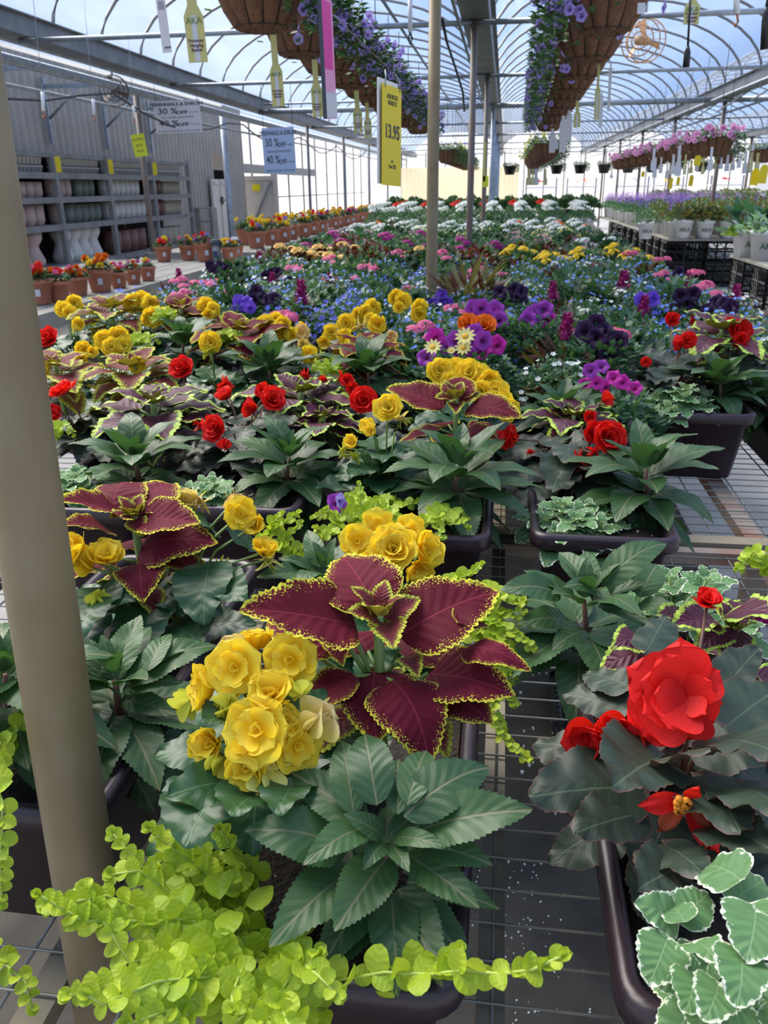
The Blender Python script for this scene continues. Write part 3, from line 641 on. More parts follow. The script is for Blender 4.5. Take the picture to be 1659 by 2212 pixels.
def jenny(c, label, n=8, R=.12, seed=0, s=1.0, group=None, a0=0, a1=6.28, L=.021, strands=(), rise=.03):
    rn = random.Random(seed); c = V(c); root = thing('creeping_jenny', label, 'plant', (c.x, c.y, SOIL), group)
    for k in range(n):
        a = a0+(a1-a0)*(k+.5)/n+rn.uniform(-.15, .15); q = R*rn.uniform(.55, 1.05); pts = []
        for i in range(6):
            t = i/5; pts.append(V((c.x+cos(a+.25*sin(t*3+k))*q*t, c.y+sin(a+.25*sin(t*3+k))*q*t, c.z+rise*sin(t*2.6)*rn.uniform(.6, 1.4)-.015*t)))
        strand(root, pts, L*s, .8*L*s)
    for st in strands: strand(root, [at(px, py, Y=Y) for px, py, Y in st], L*s, .8*L*s, drop=False)
    return root
def plectranthus(c, label, s=1.0, seed=0, n=7, R=.06, group=None, spec=None, L=.045):
    rn = random.Random(seed); c = V(c); root = thing('variegated_plectranthus', label, 'plant', (c.x, c.y, SOIL), group)
    for k in range(n):
        a = k*2.4; q = R*sqrt((k+.3)/n); o = V((c.x+q*cos(a), c.y+q*sin(a), c.z-.5*q-rn.uniform(0, .015)))
        stem(root, [(c.x, c.y, SOIL), (c.x*.5+o.x*.5, c.y*.5+o.y*.5, (o.z+SOIL)/2+.01), o], .0022, M_STEM, 5)
        for lv, (m_, el, l) in enumerate(((3, 35, .45), (4, 8, .85), (4, -22, 1.0))):
            for j in range(m_):
                aa = a+lv*.7+2*pi*j/m_+rn.uniform(-.25, .25); e = radians(el+rn.uniform(-12, 12)); d = V((cos(aa)*cos(e), sin(aa)*cos(e), sin(e)))
                place(root, 'leaf', PLE[rn.randrange(3)], o+V((0, 0, -.012*lv))+d*.006, d, L*l*s*rn.uniform(.85, 1.1), (-d.x*d.z, -d.y*d.z-.1, 1))
    for b, t, L_, sg, ws, Y in (spec or []): lf(root, PLE[rn.randrange(3)], b, t, Y, L_, sg, ws)
    return root
# ---- planters -------------------------------------------------------------
def rrect(w_, l_, r_, z, n=5):
    P = []
    for cx_, cy_, a0 in ((w_/2-r_, l_/2-r_, 0), (-w_/2+r_, l_/2-r_, 90), (-w_/2+r_, -l_/2+r_, 180), (w_/2-r_, -l_/2+r_, 270)):
        for k in range(n+1):
            a = radians(a0+90*k/n); P.append(V((cx_+r_*cos(a), cy_+r_*sin(a), z)))
    return P
def tub_mesh(w_, l_, h, taper=.045):
    m = MB(); prof = []
    for t, z in ((taper, 0), (taper-.004, .005), (.017, h-.032), (.004, h-.030), (.0, h-.026), (.0, h-.006), (.004, h), (.012, h+.001), (.018, h-.003), (.020, h-.012), (.022, h-.05)):
        prof.append(rrect(w_-2*t, l_-2*t, max(.012, .035-t*.6), z))
    n = len(prof[0]); P = [p for q in prof for p in q]
    m.add(P, [(i*n+k, i*n+(k+1) % n, (i+1)*n+(k+1) % n, (i+1)*n+k) for i in range(len(prof)-1) for k in range(n)]+[tuple(range(n))[::-1]])
    return m.mesh('tub', M_TUB)
PW, PL, PH = .268, .62, .198
TUB = tub_mesh(PW, PL, PH)
m = MB(); P = rrect(PW-.045, PL-.045, .025, 0); G = []
m.add([V((0, 0, .004))]+P, [(0, k+1, (k+1) % len(P)+1) for k in range(len(P))]); SOILM = m.mesh('soil', M_SOIL)
pr = []
for k in range(3):
    m = MB(); rn = random.Random(k)
    for j in range(90):
        s_ = rn.uniform(.0012, .0035); m.box((rn.uniform(-.1, .1), rn.uniform(-.28, .28), .003), (s_, s_*1.2, s_), M=Matrix.Rotation(rn.random()*3, 3, 'Z'))
    pr.append(m.mesh('perlite', M_PERL, False))
def planter(x1, y0, label, rot=0, left=True, l=PL, group=None):
    """x1: right rim edge, y0: front rim edge"""
    o = thing('deck_planter', label, 'planter', (x1-PW/2, y0+PL/2, BZ+.002), group)
    M = T(x1-PW/2, y0+PL/2, BZ+.002) @ Matrix.Rotation(rot, 4, 'Z')
    obj('tub', TUB, o, M); obj('soil', SOILM, o, M @ T(0, 0, PH-.032)); obj('perlite', pick(pr), o, M @ T(0, 0, PH-.030), 'stuff'); return o
planter(-.006, .445, 'brown planter at the front middle holding the big maroon coleus and yellow begonia')
planter(-.386, .597, 'brown planter behind the thick near post at left')
planter(.113+PW, .45, 'brown planter at front right holding the large red begonia')
planter(0.0, 1.345, 'brown planter in the second row with yellow begonia, coleus and lime trailing leaves')
planter(.338, 1.37, 'brown planter in the second row with a clear front rim and variegated plant')
planter(-.382, 1.44, 'brown planter in the second row with soil showing at its front right corner')
planter(-.70, 1.40, 'brown planter in the second row partly behind the left maroon coleus')
planter(.71, 2.26, 'brown planter whose dark smooth front face shows at the right edge of the bench')
planter(1.03, 2.32, 'brown planter at the far right edge beside the one with the smooth dark face')
for i, (x, y) in enumerate(((-.20, 2.3), (-.52, 2.32), (-.85, 2.32), (-1.18, 2.35), (-.75, 3.1), (-1.10, 3.12), (-1.45, 3.12), (-.40, 3.15))):
    planter(x, y, 'brown planter buried in foliage, '+['first', 'second', 'third', 'fourth', 'second', 'third', 'fourth', 'first'][i]+' from the right in the '+('third row' if i < 4 else 'fourth row'), group='hidden planters at the left of the bench')

# ================= foreground plants
# maroon coleus, centre
c = at(818, 1330, Y=.70)
coleus(c, 'large maroon coleus with yellow speckled edges in the front middle planter', 1.0, 3, levels=4, spec=[
 ((812, 1318), (738, 1203), .105, 1, 1.0, COLL[1]), ((862, 1375), (1078, 1278), .115, 1, 1.0, COLL[1]), ((770, 1352), (518, 1316), .125, -1, .95, COLL[0]),
 ((832, 1340), (908, 1292), .045, 1, 1.0, COLY[0]), ((825, 1345), (748, 1322), .045, -1, 1.0, COLY[1]), ((835, 1345), (850, 1402), .055, -1, .95, COLY[0]), ((815, 1325), (800, 1300), .04, 1, 1, COLY[2]),
 ((750, 1385), (575, 1350), .10, 1, .9, COLL[2]), ((808, 1450), (812, 1608), .088, -1, 1.12, COLL[2]), ((925, 1455), (1112, 1504), .095, -1, .95, COLL[1]),
 ((1000, 1405), (1148, 1452), .075, -1, .5, COLL[3]), ((950, 1500), (1065, 1565), .075, -1, .95, COLL[2]), ((918, 1470), (905, 1592), .068, -1, .75, COLY[1]),
 ((930, 1560), (968, 1638), .06, -1, .8, COLY[2]), ((990, 1345), (1045, 1352), .06, 1, .8, COLL[1]), ((880, 1420), (905, 1465), .045, -1, .8, COLY[1]), ((725, 1380), (740, 1440), .05, -1, .7, COLL[2])])
root = bpy.data.objects['coleus']
for (a, b) in (((812, 1480), (818, 1345)), ((800, 1470), (745, 1385)), ((815, 1470), (862, 1400)), ((820, 1500), (925, 1455)), ((810, 1495), (690, 1420)), ((805, 1480), (765, 1370))):
    stem(root, [at(*a, Y=.70), at((a[0]+b[0])/2+6, (a[1]+b[1])/2+8, Y=.70), at(*b, Y=.70)], .0026, M_STEM, 6, 'petiole')
# yellow begonia, centre front
c = at(560, 1560, Y=.66); c.z = .99
G_ = P_GRN
begonia(c, 'yellow double begonia cluster in front of the big maroon coleus', 1.05, 5, BEG, [
 (505, 1442, .615, 140, 'double'), (625, 1425, .63, 132, 'double'), (432, 1482, .62, 110, 'cup', None, (-.8, -.5, .2)), (585, 1490, .60, 110, 'cup', None, (.1, -.4, .9)),
 (553, 1578, .57, 168, 'double', None, (.02, -.75, .62)), (645, 1612, .585, 130, 'double', None, (.5, -.7, .3)), (690, 1555, .60, 85, 'bud', P_PALE, (.5, 0, .6)), (447, 1610, .585, 90, 'cup', None, (-.2, -.9, .3)),
 (497, 1525, .60, 60, 'bud', G_, (.2, -.4, .8)), (472, 1660, .575, 64, 'bud', G_, (-.3, -.7, -.3)), (530, 1662, .555, 98, 'cup', None, (-.1, -.9, .25)), (575, 1690, .56, 76, 'bud', P_LYL, (.2, -.6, -.5)),
 (548, 1378, .66, 96, 'cup', P_YEL, (-.1, .3, .9)), (470, 1540, .61, 50, 'bud', G_, (-.2, -.5, -.6)), (648, 1490, .61, 48, 'bud', G_, (.4, -.4, -.3)), (620, 1560, .59, 80, 'cup', None, (.4, -.2, .5)),
 (405, 1520, .63, 60, 'bud', G_, (-.6, 0, -.6)), (600, 1650, .575, 60, 'bud', P_LYL, (.3, -.7, -.3)), (497, 1395, .64, 60, 'bud', P_PALE, (-.4, 0, .8))],
 P_YEL, hero=True, nl=10, spec=[((520, 1690), (360, 1720), .075, -1, 1, .58), ((480, 1700), (400, 1830), .085, -1, 1.1, .57), ((560, 1720), (500, 1760), .06, -1, 1.2, .56), ((640, 1540), (720, 1500), .05, 1, 1, .62), ((520, 1560), (440, 1560), .06, -1, 1, .62), ((640, 1690), (600, 1760), .06, -1, 1, .57)])
# yellow begonia behind the coleus
c = at(850, 1240, Y=.98); c.z = .98
begonia(c, 'bright yellow begonia blooms just above and behind the big maroon coleus', 1.0, 6, BEG, [
 (772, 1168, .93, 88, 'double'), (850, 1185, .90, 130, 'rose'), (815, 1140, .96, 86, 'double'), (925, 1185, .93, 90, 'cup', None, (.6, -.4, .4)), (905, 1232, .91, 70, 'cup', None, (.3, -.8, -.1)), (885, 1148, .96, 80, 'double'), (800, 1215, .9, 60, 'cup')],
 P_YEL, hero=True, nl=10)
# front impatiens
c = at(838, 1818, Y=.53)
impatiens(c, 'dark green toothed-leaf impatiens at the front of the middle planter', 1.0, 4, [
 ((790, 1775), (628, 1668), .088, 1, 1.05), ((815, 1740), (788, 1588), .080, 1, 1.0), ((872, 1765), (1058, 1658), .088, 1, 1.05), ((905, 1795), (1152, 1750), .10, -1, 1.0),
 ((880, 1845), (1035, 1962), .08, -1, 1.0), ((838, 1850), (722, 2012), .078, -1, 1.35), ((860, 1920), (956, 2132), .095, -1, 1.05), ((750, 1835), (528, 1795), .09, -1, 1.1),
 ((770, 1880), (580, 2048), .10, -1, 1.0), ((820, 1930), (698, 2112), .085, -1, 1.1), ((915, 1825), (1065, 1870), .065, -1, 1), ((880, 1740), (922, 1622), .07, 1, .9), ((765, 1760), (740, 1600), .075, 1, .9),
 ((828, 1808), (740, 1758), .045, -1, 1), ((842, 1805), (925, 1738), .050, 1, .9), ((832, 1822), (785, 1880), .040, -1, 1), ((845, 1822), (885, 1885), .042, -1, .9), ((835, 1808), (838, 1740), .045, 1, .9), ((850, 1812), (975, 1835), .06, -1, .6), ((790, 1790), (655, 1870), .07, -1, .9), ((860, 1760), (860, 1640), .06, 1, .9)], low=False)
r_ = bpy.data.objects['impatiens']; c2 = c+V((0, .01, -.05))
for k in range(9):
    a = k*.7; e = -.25; d = V((cos(a)*cos(e), sin(a)*cos(e), sin(e))); place(r_, 'leaf', IMP[k % 4], c2+d*.015, d, .085, (-d.x*d.z, -d.y*d.z, 1))
# creeping jenny, front left, and its long runner to the right
jn = jenny(at(470, 1960, Y=.50), 'chartreuse creeping jenny spilling over the front left of the middle planter', 0, L=.0195)
J = [[(560, 1990, .52), (480, 2010, .50), (380, 2030, .475), (290, 1990, .45), (180, 1990, .43), (85, 1935, .41)], [(560, 2010, .50), (470, 2000, .48), (330, 1975, .47), (230, 1935, .455), (100, 1960, .42)],
 [(500, 1950, .53), (440, 1880, .53), (370, 1830, .53), (322, 1790, .53)], [(520, 1930, .54), (440, 1850, .55), (390, 1840, .55), (330, 1870, .52)], [(540, 1930, .54), (430, 1900, .53), (330, 1900, .51), (245, 1800, .52)],
 [(560, 1900, .55), (530, 1850, .56), (500, 1830, .56), (475, 1790, .56)], [(590, 2050, .48), (520, 2060, .46), (430, 2070, .43), (300, 2110, .40), (150, 2150, .38)], [(560, 2100, .46), (450, 2110, .42), (340, 2120, .395), (220, 2170, .37), (190, 2150, .37)],
 [(540, 2120, .45), (440, 2150, .41), (340, 2190, .38), (270, 2215, .365)], [(600, 2120, .45), (560, 2160, .42), (520, 2200, .395), (480, 2240, .38)], [(590, 2080, .46), (640, 2090, .44), (600, 2150, .42), (620, 2210, .39), (650, 2240, .38)],
 [(590, 2080, .47), (640, 2070, .45), (690, 2110, .43), (730, 2150, .42)], [(560, 2060, .49), (600, 2060, .47), (640, 2050, .46), (690, 2060, .45)], [(500, 1990, .52), (420, 1960, .52), (430, 1900, .53), (430, 1850, .54)],
 [(530, 1990, .52), (520, 1930, .53), (515, 1900, .53), (520, 1880, .53)], [(640, 2000, .52), (660, 1960, .53), (690, 1930, .53), (700, 1900, .54)], [(500, 2060, .48), (420, 2010, .48), (350, 2060, .44), (280, 2080, .42), (180, 1920, .45)],
 [(480, 2140, .43), (420, 2180, .40), (380, 2210, .38), (330, 2240, .37)], [(520, 2010, .49), (440, 2030, .46), (360, 2100, .42), (260, 2160, .385)], [(430, 1990, .49), (370, 1930, .50), (300, 1880, .50), (240, 1890, .49)], [(470, 2080, .46), (520, 2100, .43), (500, 2150, .41), (505, 2180, .395)], [(700, 2180, .44), (640, 2180, .42), (580, 2200, .40), (540, 2230, .38)]]
for i, st in enumerate(J): strand(jn, [at(*p[:2], Y=p[2]) for p in st], .0185 if i not in (6, 7) else .0205, .0165, drop=True)
for (px, py, Y, dx, dy, L) in ((430, 2080, .44, 20, 60, .033), (480, 1930, .50, -30, 40, .028), (560, 1960, .50, 40, 30, .028), (500, 2010, .47, -60, 40, .026), (400, 1960, .49, -40, 50, .024)):
    b = at(px, py-40, Y=Y+.01); place(jn, 'leaf', pick(JEN), b, at(px+dx*.3, py+dy, Y=Y-.03)-b, L, (0, -.7, 1), .95)
j2 = jenny(at(760, 2080, Y=.48), 'single yellow-green jenny runner reaching right across the bench gap', 0, L=.02)
strand(j2, [at(x, y, Y=Y) for x, y, Y in ((720, 2120, .45), (830, 2100, .445), (930, 2105, .44), (1010, 2095, .435), (1080, 2105, .43), (1150, 2095, .425), (1215, 2065, .42))], .0200, .0205, drop=False)
strand(j2, [at(x, y, Y=Y) for x, y, Y in ((830, 2120, .46), (900, 2080, .46), (960, 2080, .45), (990, 2050, .45))], .019, .018, drop=False)
strand(j2, [at(x, y, Y=Y) for x, y, Y in ((640, 1980, .53), (680, 1950, .54), (700, 1900, .55))], .015, .016, drop=False)
# trailing jenny behind the coleus, right side of the planter
j3 = jenny(at(1010, 1300, Y=.95), 'lime creeping jenny trailing down the right side of the front middle planter', 0, L=.016)
for st in ([(960, 1260, 1.0), (1020, 1240, .99), (1040, 1220, .99)], [(960, 1300, .97), (1040, 1310, .95), (1100, 1330, .93), (1140, 1350, .92)], [(980, 1280, .98), (1060, 1270, .95), (1110, 1300, .94), (1130, 1320, .93)], [(1000, 1300, .96), (1070, 1340, .92), (1100, 1400, .89), (1110, 1460, .86)],
           [(1010, 1320, .95), (1060, 1370, .90), (1080, 1440, .86), (1060, 1520, .82), (1090, 1600, .79), (1140, 1640, .77)], [(1000, 1300, .95), (1060, 1340, .92), (1110, 1370, .9), (1150, 1400, .89)], [(1000, 1340, .94), (1040, 1390, .90), (1060, 1420, .88), (1110, 1520, .84)], [(980, 1260, 1.0), (1050, 1290, .97), (1130, 1300, .95)], [(1020, 1300, .96), (1080, 1360, .92), (1120, 1420, .90)]):
    strand(j3, [at(*p[:2], Y=p[2]) for p in st], .0165, .0135, drop=True)
# left coleus, begonia, impatiens
c = at(290, 1118, Y=1.0)
coleus(c, 'maroon coleus with fringed yellow edges beside the thick post at left', 1.0, 8, levels=4, spec=[
 ((285, 1110), (375, 1045), .115, 1, 1.1, COLL[1]), ((270, 1115), (128, 1080), .11, -1, 1.0, COLL[0]), ((300, 1120), (432, 1130), .10, -1, 1.0, COLL[0]), ((300, 1190), (470, 1175), .12, -1, 1.0, COLL[2]),
 ((240, 1150), (132, 1135), .085, -1, .9, COLL[1]), ((285, 1118), (240, 1120), .05, -1, 1, COLY[0]), ((290, 1122), (310, 1160), .045, -1, 1, COLY[1]), ((240, 1105), (290, 1050), .10, 1, 1, COLL[3]), ((340, 1200), (450, 1230), .07, -1, .8, COLL[1]),
 ((310, 1260), (400, 1300), .06, -1, .9, COLY[1]), ((300, 1280), (270, 1340), .06, -1, .9, COLY[0]), ((330, 1290), (385, 1340), .06, -1, .9, COLY[2]), ((340, 1330), (350, 1410), .06, -1, .9, COLL[2]), ((280, 1230), (250, 1270), .06, -1, .9, COLY[0])])
c = at(330, 1230, Y=.98); c.z = .99
begonia(c, 'yellow begonia with round green leaves between the left coleus and the post', 1.0, 9, BEG, [
 (152, 1185, .92, 86, 'cup', None, (-.3, -.5, .6)), (225, 1195, .93, 84, 'cup', None, (.2, -.2, .9)), (178, 1215, .92, 60, 'bud', P_YEL, (-.3, -.4, .5)), (213, 1293, .90, 42, 'bud', G_, (0, 0, 1)),
 (520, 1112, 1.02, 82, 'double'), (548, 1132, 1.02, 60, 'cup'), (572, 1180, 1.0, 64, 'cup', None, (.3, -.2, .8)), (578, 1212, 1.0, 50, 'bud', P_LYL), (477, 1228, 1.0, 42, 'bud', G_), (398, 1085, 1.06, 70, 'cup', P_PALE), (430, 1085, 1.06, 50, 'bud', P_PALE), (505, 1080, 1.04, 46, 'bud', P_APR)],
 P_YEL, hero=True, nl=12, spec=[((450, 1230), (440, 1350), .09, -1, 1.05, .98), ((480, 1250), (530, 1300), .07, -1, 1, .98), ((420, 1120), (470, 1160), .06, 1, 1, 1.02), ((220, 1280), (170, 1380), .09, -1, 1, .92), ((230, 1270), (290, 1300), .06, -1, 1, .93), ((500, 1150), (560, 1190), .06, 1, 1, 1.02), ((200, 1340), (170, 1440), .08, -1, 1, .9)])
c = at(247, 1462, Y=.76)
impatiens(c, 'dark impatiens with a pink midrib directly right of the thick post', 1.0, 12, [
 ((245, 1470), (305, 1328), .092, 1, 1.1), ((272, 1478), (468, 1395), .115, 1, .9), ((265, 1492), (395, 1475), .072, -1, .9), ((262, 1510), (385, 1545), .08, -1, .9), ((245, 1580), (335, 1758), .105, -1, 1.05), ((235, 1470), (125, 1400), .08, 1, 1),
 ((250, 1500), (160, 1500), .07, -1, 1), ((290, 1560), (370, 1630), .07, -1, 1), ((225, 1530), (195, 1628), .07, -1, 1), ((250, 1470), (225, 1400), .05, 1, .9), ((320, 1450), (370, 1370), .07, 1, .9), ((250, 1480), (290, 1440), .045, 1, .8)])
# behind-post planter: jenny, perlite, and leaves peeking from the left edge
jenny(at(20, 1620, Y=.62), 'creeping jenny peeping out at the left edge beside the post', 3, .08, 5, L=.017)
impatiens(at(10, 1450, Y=.70), 'dark impatiens cut by the left edge behind the post', .9, 31)
j5 = jenny(at(0, 1700, Y=.5), 'pale jenny runner hanging down at the lower left edge', 0, L=.016)
strand(j5, [at(x, y, Y=Y) for x, y, Y in ((-30, 1650, .56), (5, 1730, .53), (5, 1800, .51), (0, 1880, .50), (5, 1950, .49))], .0165, .017)
strand(j5, [at(x, y, Y=Y) for x, y, Y in ((-30, 2050, .52), (20, 2090, .51), (55, 2120, .50), (70, 2180, .49))], .016, .017)
# middle impatiens behind, with bluish leaves
impatiens(at(700, 1235, Y=1.05), 'bluish impatiens peeking between the left begonia and the central yellow blooms', .9, 14, [
 ((690, 1240), (553, 1248), .10, -1, .9), ((690, 1225), (665, 1145), .075, 1, .9), ((700, 1245), (600, 1205), .07, 1, .8), ((700, 1240), (740, 1180), .06, 1, .9), ((690, 1255), (600, 1285), .08, -1, .9), ((705, 1240), (690, 1200), .045, 1, .9)])
# right: impatiens, red begonia, dark coleus, variegated plants
c = at(1262, 1290, Y=.95)
impatiens(c, 'wide bluish green impatiens at the back of the front right planter', 1.0, 15, [
 ((1210, 1285), (1078, 1276), .085, -1, 1.1), ((1275, 1265), (1208, 1192), .075, 1, 1.15), ((1300, 1265), (1440, 1175), .105, 1, .85), ((1290, 1285), (1215, 1268), .06, -1, 1), ((1295, 1305), (1408, 1352), .08, -1, .85), ((1230, 1345), (1115, 1350), .078, -1, 1.05),
 ((1275, 1370), (1190, 1405), .08, -1, 1.1), ((1190, 1395), (1132, 1438), .06, -1, .9), ((1330, 1290), (1350, 1210), .08, 1, 1.1), ((1370, 1320), (1460, 1310), .06, -1, .9), ((1380, 1290), (1420, 1220), .08, 1, 1.1), ((1275, 1280), (1320, 1300), .045, -1, 1)])
plectranthus(at(1500, 1235, Y=1.02), 'small variegated plant with cream edges at the back right planter corner', .95, 4, 6, .075, L=.04)
c = at(1590, 1360, Y=.86)
coleus(c, 'dark plum coleus with wide lime edges behind the big red bloom', 1.0, 16, COL2, [COL2[0], COL2[1]], levels=4, spec=[
 ((1480, 1345), (1418, 1325), .06, -1, 1, COL2[0]), ((1560, 1340), (1690, 1330), .09, -1, 1, COL2[1]), ((1570, 1360), (1500, 1410), .06, -1, .9, COL2[1]), ((1390, 1390), (1320, 1400), .06, -1, 1, COL2[3]), ((1420, 1410), (1295, 1445), .07, -1, 1.1, COL2[2]), ((1600, 1360), (1560, 1440), .06, -1, 1, COL2[0]), ((1580, 1350), (1600, 1300), .06, 1, 1, COL2[1]), ((1545, 1340), (1450, 1350), .075, -1, 1, COL2[0])])
c = at(1480, 1600, Y=.70); c.z = .99
R_ = begonia(c, 'bronze-leaved red begonia with one huge bloom at front right', 1.1, 17, BRZ, [
 (1345, 1600, .645, 140, 'cup', None, (-.45, -.8, .05)), (1275, 1604, .655, 128, 'cup', None, (-.5, -.75, .1)), (1360, 1590, .68, 80, 'cup', None, (.3, -.3, -.2)), (1530, 1293, .83, 62, 'cup', None, (-.1, -.4, .8)), (1535, 1455, .68, 70, 'cup', None, (.6, 0, .2))],
 P_RED, hero=True, nl=16, spread=.13, fstem=M_RSTEM, spec=[((1360, 1700), (1140, 1722), .095, -1, 1.05, .62), ((1340, 1530), (1215, 1500), .065, 1, .9, .70), ((1350, 1480), (1265, 1455), .06, 1, .9, .72), ((1420, 1640), (1325, 1700), .085, -1, 1.25, .62), ((1470, 1640), (1535, 1620), .07, -1, 1.2, .62), ((1530, 1690), (1600, 1800), .085, -1, 1.1, .60),
   ((1370, 1760), (1240, 1800), .07, -1, 1, .60), ((1440, 1830), (1520, 1890), .07, -1, 1.1, .55), ((1460, 1880), (1380, 1920), .06, -1, 1, .52), ((1580, 1560), (1680, 1490), .08, 1, 1, .66), ((1560, 1600), (1700, 1640), .09, -1, 1, .62), ((1600, 1700), (1700, 1760), .08, -1, 1, .58), ((1400, 1400), (1440, 1330), .07, 1, .8, .74), ((1570, 1480), (1640, 1400), .07, 1, .8, .72), ((1550, 1780), (1680, 1850), .07, -1, 1, .56)])
# the huge bloom: broad overlapping petals fanning from its heart
ctr = at(1483, 1508, Y=.645); fl = empty('flower', T(*ctr), R_); fl['label'] = 'huge wide open red bloom'
RP = [petal_mesh('petal', P_RED, 1.10, .12+.05*k, .03, .012, 90+k, 14, 6, .45) for k in range(3)]
for zi, (tx, ty, L, ws, sg, k) in enumerate(((1352, 1580, .074, .80, 1, 0), (1352, 1440, .078, .85, 1, 1), (1470, 1376, .062, .78, 1, 2), (1556, 1448, .045, .85, 1, 0), (1562, 1520, .04, 1.0, 1, 1), (1535, 1575, .045, 1.0, 1, 2), (1455, 1598, .045, 1.4, 1, 0), (1385, 1590, .062, .9, 1, 2), (1378, 1470, .06, .9, -1, 1), (1385, 1545, .055, .75, -1, 0), (1425, 1408, .055, .75, -1, 2), (1540, 1470, .04, .9, -1, 1), (1525, 1545, .04, .8, -1, 0), (1440, 1575, .04, 1.3, -1, 2), (1410, 1500, .045, .9, -1, 0))):
    d = (ray(tx, ty).normalized()*((ctr-V((0, 0, CAMH))).length-.012*(1 if sg < 0 else -.6))+V((0, 0, CAMH)))-ctr
    zc = (V((0, 0, CAMH))-ctr).normalized()
    obj('petal', RP[k], fl, frame(ctr+zc*(-.006+.0011*zi), d, zc, d.length, d.length*ws, d.length*.8))
wf = empty('flower', T(*at(1478, 1735, Y=.57)), R_); wf['label'] = 'withered hanging red flower with orange centre'
ctr = at(1480, 1725, Y=.565); WP = [petal_mesh('petal', P_WIT, .42, .2, .3, .06, 95+k) for k in range(2)]+[petal_mesh('petal', P_RED, .42, .25, .2, .05, 97)]
for (tx, ty, L, k) in ((1378, 1742, .04, 2), (1420, 1800, .035, 0), (1555, 1845, .052, 2), (1540, 1790, .045, 1), (1510, 1700, .02, 2)):
    d = at(tx, ty, Y=.55)-ctr; obj('petal', WP[k], wf, frame(ctr, d, (0, -1, .6), d.length, d.length*1.0))
m = MB()
for k in range(14): m.lathe([(0, -.004), (.003, -.001), (.003, .002), (0, .004)], 6, at(1474+random.uniform(-14, 14), 1742+random.uniform(-16, 16), Y=.552))
obj('stamens', m.mesh('stamens', mat('orange_stamen', (.75, .25, .01), .7)), wf, T(0, 0, 0))
c = at(1600, 2120, Y=.41)
plectranthus(c, 'large-leaved variegated green and white plant at the bottom right corner', 1.0, 18, 2, .03, L=.036, spec=[
 ((1600, 1900), (1520, 1880), .042, 1, 1.2, .47), ((1460, 1990), (1370, 1950), .036, -1, 1, .46), ((1470, 1985), (1530, 1930), .036, 1, 1, .46), ((1440, 2030), (1400, 2130), .036, -1, 1.15, .44), ((1500, 2040), (1550, 2080), .032, -1, 1.1, .43), ((1480, 1990), (1440, 1960), .03, 1, 1, .45), ((1500, 2110), (1480, 2190), .035, -1, 1, .41),
 ((1600, 2060), (1590, 2180), .04, -1, 1, .40), ((1630, 1970), (1610, 2080), .045, -1, 1.1, .43), ((1580, 1950), (1650, 1900), .04, 1, 1, .47), ((1620, 1960), (1690, 2010), .04, -1, 1, .45), ((1550, 2130), (1520, 2210), .035, -1, 1, .39)])
jenny(at(1660, 1235, Y=1.05), 'tiny lime sprig at the right edge above the dark coleus', 3, .05, 7, L=.016)
# ================= second and third rows
impatiens(at(990, 1005, Y=1.52), 'dark impatiens at the front of the second-row planter with the yellow blooms', 1.15, 21)
plectranthus(at(1240, 1085, Y=1.47), 'variegated white-edged plant filling the front rim of the second-row right planter', 1.0, 22, 11, .085, L=.05)
impatiens(at(1395, 1010, Y=1.58), 'broad impatiens spilling over the right rim of the second-row right planter', 1.2, 23)
c = at(985, 862, Y=1.72)
coleus(c, 'tall maroon coleus standing before the arc of yellow blooms in the second row', 1.15, 24, levels=4, spec=[
 ((985, 862), (1000, 815), .10, 1, 1, COLL[1]), ((960, 880), (835, 838), .15, 1, .85, COLL[0]), ((1010, 880), (1128, 905), .13, -1, .9, COLL[1]), ((980, 870), (940, 860), .06, -1, 1, COLY[0]), ((990, 870), (1040, 850), .07, 1, .9, COLY[1]), ((985, 872), (985, 895), .06, -1, .9, COLY[0]), ((960, 940), (945, 965), .08, -1, 1, COLL[2]), ((1000, 935), (1075, 950), .09, -1, .9, COLL[1])])
c = at(1010, 900, Y=1.9); c.z = 1.02
begonia(c, 'dense arc of yellow begonia blooms behind the second-row coleus', 1.1, 25, BEG, [(px, py, Y, d, 'rose') for px, py, Y, d in ((950, 800, 1.9, 65), (985, 800, 1.93, 59), (1012, 805, 1.9, 65), (1035, 815, 1.9, 65), (1055, 825, 1.88, 65), (1040, 845, 1.85, 59), (1070, 845, 1.86, 65), (1080, 870, 1.84, 65), (1098, 885, 1.82, 57), (970, 825, 1.88, 52), (1062, 868, 1.83, 52))], P_YEL)
begonia((lambda v: V((v.x, v.y, 1.0)))(at(830, 930, Y=1.62)), 'yellow begonia with a few globe blooms left of the second-row coleus', 1.1, 26, BEG, [
 (838, 880, 1.62, 72, 'rose'), (792, 918, 1.6, 42, 'double'), (800, 930, 1.58, 34, 'cup'), (757, 955, 1.56, 42, 'cup'), (765, 988, 1.55, 28, 'bud', G_), (740, 970, 1.55, 24, 'bud', G_), (870, 905, 1.62, 30, 'bud', P_PALE), (745, 985, 1.54, 20, 'bud', G_)], P_YEL, nl=16)
jenny(at(800, 1110, Y=1.42), 'lime creeping jenny along the front rim of the second-row middle planter', 9, .13, 8, L=.019, rise=.02)
jenny(at(955, 1125, Y=1.38), 'low lime jenny under the second-row impatiens', 6, .07, 9, L=.018, rise=.02)
jenny(at(600, 1150, Y=1.22), 'upright lime jenny sprigs right of the small yellow blooms', 0, L=.017, strands=[[(560, 1170, 1.2), (600, 1140, 1.2), (645, 1108, 1.21)], [(580, 1180, 1.19), (625, 1160, 1.19), (650, 1130, 1.2)], [(580, 1160, 1.2), (590, 1130, 1.2), (610, 1110, 1.2)], [(590, 1190, 1.18), (640, 1200, 1.17)], [(600, 1180, 1.18), (650, 1190, 1.18), (690, 1160, 1.18)]])
